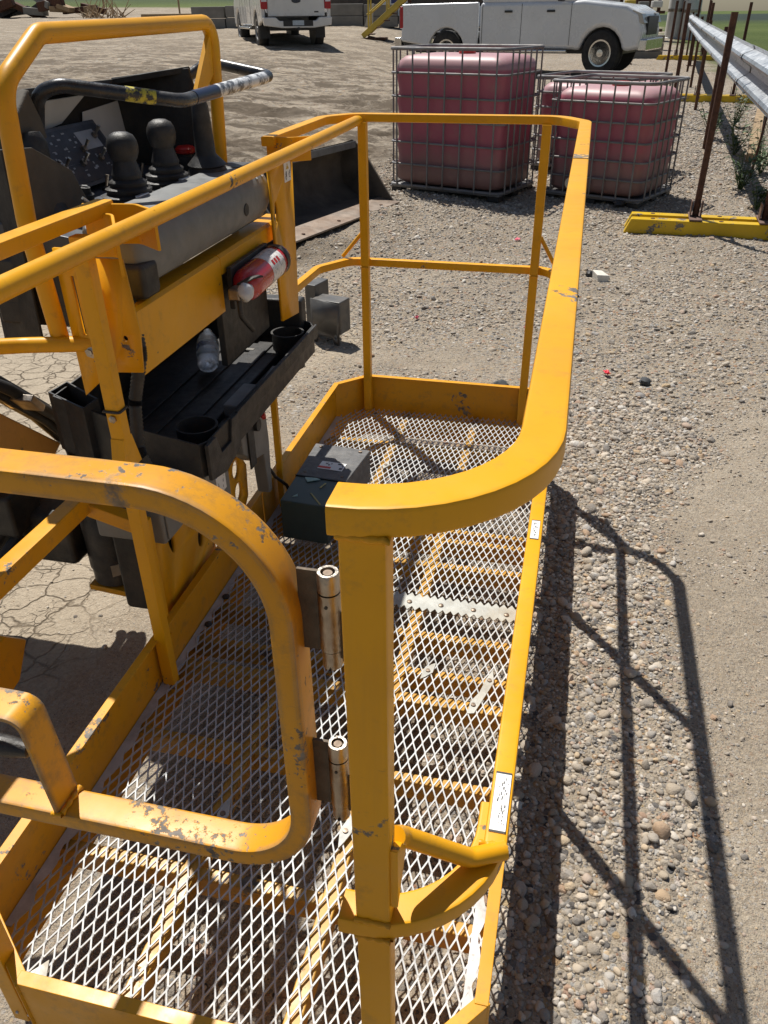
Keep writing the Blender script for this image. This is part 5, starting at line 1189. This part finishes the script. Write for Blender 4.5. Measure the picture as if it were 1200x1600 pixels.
    fw.f = [(0, 1, 2, 3), (7, 6, 5, 4), (0, 4, 5, 1), (1, 5, 6, 2), (2, 6, 7, 3), (3, 7, 4, 0)]; fw.build('windscreen', simple('windscreen_glass', (.05, .09, .14), .05), T)
    rw = MB(); rw.v = [(2.10, -.76, 1.45), (2.10, .76, 1.45), (2.16, .68, 1.78), (2.16, -.68, 1.78)]; rw.v += [(x-.02, y, z+.004) for x, y, z in rw.v]
    rw.f = [(3, 2, 1, 0), (4, 5, 6, 7), (0, 1, 5, 4), (1, 2, 6, 5), (2, 3, 7, 6), (3, 0, 4, 7)]; rw.build('rear_window', GLS, T)
    T.scale = (1, 1, 1.07)
    MB().b2((5.80, -.55, .74), (5.86, .55, 1.08)).build('grille', TRM, T, bevel=.02); MB().b2((5.76, -.93, .46), (5.95, .93, .68)).build('front_bumper', CHR, T, bevel=.03)
    return T
WP = simple('white_car_paint', (.70, .69, .66), .3, 0, .05, 2, 0, 100, (.45, .38, .30), .25, coat=.4)
SP = simple('silver_white_car_paint', (.66, .68, .70), .28, .1, .04, 2, 0, 100, (.50, .46, .40), .2, coat=.4)
pickup((-7.35, 24.45), math.atan2(.9096, -.4155)+R(5), WP, 'white pickup truck seen from behind, parked facing away near the concrete blocks', True)
pickup((-3.62, 22.8), R(-14), SP, 'white pickup truck parked broadside behind the totes', False, z=float(rise(-1.0, 22.0))+.02)

# ------------------------------------------------------------------ far edge of the yard
CON = simple('concrete_grey', (.22, .21, .19), .9, 0, .2, 2, .3, 20, (.14, .12, .10), .4)
for i in range(7):
    x = -13.5+i*1.28; y = 32.6+i*.22
    lb = ['concrete block at the left end of the row, beside the leaning prop', 'second concrete block of the row behind the white truck', 'concrete block of the row behind the tail of the white truck', 'concrete block of the row above the truck bed', 'concrete block right of the white truck', 'concrete block under the white sign', 'concrete block at the stair end of the row'][i]
    T = thing('concrete_block', lb, 'concrete block', gput(x, y, -.03), 'concrete blocks behind the white truck', R(10), local=True)
    MB().b2((-.63, -.3, 0), (.63, .3, .34)).build('lower_course', CON, T, bevel=.02); MB().b2((-.62, -.28, .35), (.62, .28, .72)).build('upper_course', CON, T, bevel=.02)
sl = thing('leaning_prop', 'pale board leaning against the concrete blocks by the stairs', 'board', gput(-7.3, 32.9), rz=R(10), local=True)
MB().prism([(-.25, 0), (.05, 0), (.12, .75), (0, .75)], 'y', -.05, .05).build('board', simple('pale_board', (.42, .39, .33), .8), sl, bevel=.01)
bx, by = -9.5, 36.0; z0 = gz(-7, 36)
BD = thing('yard_building', 'brown yard building behind the concrete blocks with a white sign', 'building', (-7.0, 37.5, z0-.2), rz=R(12), local=True)
MB().b2((-3.2, 0, 0), (6.5, 4, 3.2)).build('wall', simple('brown_siding', (.10, .08, .065), .8, 0, .15, 3), BD)
for k in range(22): MB().b2((-3.15+k*.44, -.03, .1), (-3.09+k*.44, -.002, 3.1)).build('siding_rib', MATS['brown_siding'], BD)
MB().b2((-3.5, -.3, 3.2), (6.8, 4.3, 3.35)).build('roof', simple('roof_grey', (.2, .2, .2), .6), BD)
sg = MB().b2((-.95, -.10, .45), (.25, -.04, 1.2)).build('sign_board', WHITE, BD, bevel=.01)
MB().b2((-.55, -.105, .88), (-.1, -.101, 1.05)).build('sign_print', simple('sign_blue', (.05, .06, .2), .5), sg)
# yellow stairs
SY = simple('stair_yellow', (.55, .40, .06), .5, 0, .15, 4)
zs = gz(-6.1, 29.3)
ST = thing('steel_stairs', 'yellow railed steel stairs right of the white truck', 'stairs', (-6.1, 29.3, zs-.02), rz=R(8), local=True)
for y in (-.4, .4):
    MB().sweep([(-.55, y, .1), (.95, y, 1.25)], rrect(.05, .16, .01)).build('stringer', SY, ST)
    for x, z in ((-.35, .2), (.25, .70), (.85, 1.15)): MB().cyl((x, y, z), (x, y, z+.95), .028, n=8).build('rail_post', SY, ST)
    MB().cyl((-.4, y, 1.15), (.9, y, 2.1), .03, n=8).build('hand_rail', SY, ST); MB().cyl((-.4, y, .70), (.9, y, 1.65), .025, n=8).build('hand_rail', SY, ST)
for k in range(6): MB().b2((-.45+k*.24, -.38, .14+k*.19), (-.2+k*.24, .38, .17+k*.19)).build('tread', RUST, ST)
for y in (-.4, .4): MB().cyl((.95, y, 0), (.95, y, 1.3), .035, n=8).build('leg', RUST, ST)
MB().b2((-.9, -.5, 0), (.2, .5, .06)).build('base_skid', RUST, ST)
# concrete block and columns at the far right
T = thing('concrete_barrier', 'dark ribbed concrete block beside the far yellow skid', 'concrete block', gput(1.95, 27.4, -.02), rz=R(12), local=True)
for k in range(3): MB().b2((-.75, -.35, k*.2), (.75, .35, k*.2+.19)).build('course', CON, T, bevel=.02)
TANK = simple('tank_white', (.62, .62, .60), .5, 0, .08, 2, 0, 50, (.3, .27, .22), .4)
for i, (x, y, r, h_, c_, lb) in enumerate(((-1.0, 36, .75, 3.5, TANK, 'white storage tank behind the broadside truck cab'), (1.2, 38, .42, 4, TANK, 'slim white column left of the rusty column'), (2.35, 37, .45, 4, RUST, 'rusty brown column standing at the yard edge'), (3.75, 38, .30, 4, TANK, 'thin white pipe column right of the rusty column'), (4.3, 37.6, .34, 4, TANK, 'rightmost white pipe column at the yard edge'))):
    T = thing('storage_column', lb, 'column', gput(x, y, -.1), 'tall columns at the yard edge', local=True)
    MB().lathe((0, 0, 0), (0, 0, 1), [(r*1.1, 0), (r*1.1, .12), (r, .14), (r, h_), (r*.6, h_+.2), (0, h_+.22)], 20).build('shell', c_, T)
    MB().lathe((0, 0, 1.0), (0, 0, 1), [(r*1.02, 0), (r*1.03, .05), (r*1.02, .1)], 20, cap=False).build('band', STEEL, T)
rk = thing('pipe_rack', 'rusty pipe rack behind the front of the broadside truck', 'pipe rack', gput(.9, 31), rz=R(5), local=True)
for x in (-1.8, -.6, .6, 1.8): MB().b2((x-.05, -.05, 0), (x+.05, .05, 1.5)).build('upright', RUST, rk)
for z in (.5, 1.0, 1.4): MB().b2((-2.0, -.09, z), (2.0, -.05, z+.08)).build('cross_bar', RUST, rk)
for k in range(9): MB().b2((-1.8+k*.42, -.3, 1.02+random.uniform(0, .2)), (-1.5+k*.42, .2, 1.25+random.uniform(0, .2))).build('fitting', [TANK, RUST, SY, GBOX][k % 4], rk, bevel=.02)
# far left: scrap pile, post, plank
sp_ = thing('scrap_pile', 'dark pile of timber and scrap at the far left edge of the yard', 'scrap pile', gput(-27.5, 43), local=True)
for k in range(16):
    M_ = Matrix.Rotation(random.uniform(-.5, .5), 3, 'Y') @ Matrix.Rotation(random.uniform(-.6, .6), 3, 'Z')
    MB().box((random.uniform(-3, 3), random.uniform(-.6, .6), random.uniform(.15, .8)), (random.uniform(.8, 2.2), random.uniform(.3, .8), random.uniform(.2, .5)), M=M_).build(random.choice(['timber', 'panel', 'crate']), random.choice([RUST, wood, BLACKP, CON]), sp_, bevel=.02)
br_ = thing('brush_heap', 'tangle of bare branches right of the scrap pile', 'brush', gput(-23.2, 42), local=True)
mb = MB()
for k in range(40):
    a = random.uniform(0, 6.28); p = Vector((random.uniform(-1, 1), random.uniform(-.5, .5), 0)); mb.cyl(p, p+Vector((math.cos(a)*.8, math.sin(a)*.4, random.uniform(.2, 1.1))), .03, .01, n=5)
mb.build('branches', wood, br_)
pa, pb = Vector(gput(-20.4, 40.5, .12)), Vector(gput(-16.8, 41.3, .12))
solo(MB().sweep([pa, pb], rrect(.35, .16, .02)), 'long_plank', wood, 'long dark plank lying before the green field', 'plank', gput(-18.6, 40.9), wn=True)
for k, x in enumerate((-26, -21.5, -17, -12.5)):
    T = thing('fence_post', ['thin fence post beside the scrap pile', 'thin fence post left of the long plank', 'thin fence post right of the long plank', 'thin fence post left of the concrete blocks'][k], 'fence post', gput(x, 47), 'fence posts along the green field', local=True)
    MB().cyl((0, 0, -.1), (0, 0, 1.5), .05, n=8).build('shaft', wood, T)

# ------------------------------------------------------------------ small litter on the gravel
p = gput(1.075, 5.32); T = thing('concrete_chunk', 'broken white concrete chunk on the gravel right of the rail', 'concrete chunk', p, rz=R(20), local=True)
mb = MB().b2((-.035, -.06, -.005), (.04, .07, .05))
for i, v in enumerate(mb.v): mb.v[i] = (v[0]+random.uniform(-.008, .008), v[1]+random.uniform(-.012, .012), v[2]+random.uniform(-.006, .008))
ch = mb.build('chunk', simple('chalk_white', (.66, .63, .56), .9, 0, .12, 30, .5, 120), T, bevel=.006)
p = gput(1.01, 5.40); ns = MB(); 
for i in range(7):
    for q in range(10): ns.v.append((math.sin(math.pi*i/6)*math.cos(q*.628)*.028*(1+random.uniform(-.3, .3)), math.sin(math.pi*i/6)*math.sin(q*.628)*.03*(1+random.uniform(-.3, .3)), .018+math.cos(math.pi*i/6)*.024))
for i in range(6):
    for q in range(10): ns.f.append((i*10+q, i*10+(q+1) % 10, (i+1)*10+(q+1) % 10, (i+1)*10+q))
def lump(x, y, s_, mat, name, label, cat):
    T = thing(name, label, cat, gput(x, y), rz=random.uniform(0, 3), local=True)
    mb = MB(); mb.v = [(a*s_, b*s_*1.2, c*s_) for a, b, c in ns.v]; mb.f = list(ns.f); mb.build('body', mat, T, smooth=30)
lump(1.005, 5.42, 1.0, BLACKR, 'rubber_scrap', 'black rubber scrap against the white concrete chunk', 'scrap')
lump(1.235, 7.60, 1.5, BLACKR, 'rubber_lump', 'black rubber lump left of the yellow double skid', 'scrap')
lump(.60, 3.30, 1.1, simple('dark_rock', (.05, .055, .06), .8), 'dark_rock', 'dark flat rock beyond the far toe board', 'rock')
lump(1.30, 3.52, .9, MATS['dark_rock'], 'dark_rock', 'dark rock right of the red flag', 'rock')
PNK = simple('flag_pink', (.65, .10, .16), .6, 0, .1, 20); FRD = simple('flag_red', (.60, .02, .04), .5, 0, .1, 20)
def flag(x, y, s_, mat, label):
    T = thing('marker_scrap', label, 'scrap', gput(x, y, .002), rz=random.uniform(0, 3), local=True); mb = MB(); n = 5
    for i in range(n):
        for j in range(n): mb.v.append(((i/(n-1)-.5)*s_, (j/(n-1)-.5)*s_*1.5, .006+random.uniform(0, .022)))
    for i in range(n-1):
        for j in range(n-1): mb.f.append((i*n+j, i*n+j+1, (i+1)*n+j+1, (i+1)*n+j))
    o = mb.build('scrap', mat, T); md = o.modifiers.new('t', 'SOLIDIFY'); md.thickness = .001
flag(1.112, 3.60, .030, FRD, 'bright red plastic scrap on the gravel right of the rail')
flag(.66, 4.22, .026, PNK, 'pink plastic scrap left of the far right basket post')
flag(.425, 6.3, .035, PNK, 'pink plastic scrap on the gravel before the tall tote')
flag(-.02, 4.3, .022, PNK, 'small pink scrap near the far left basket post')
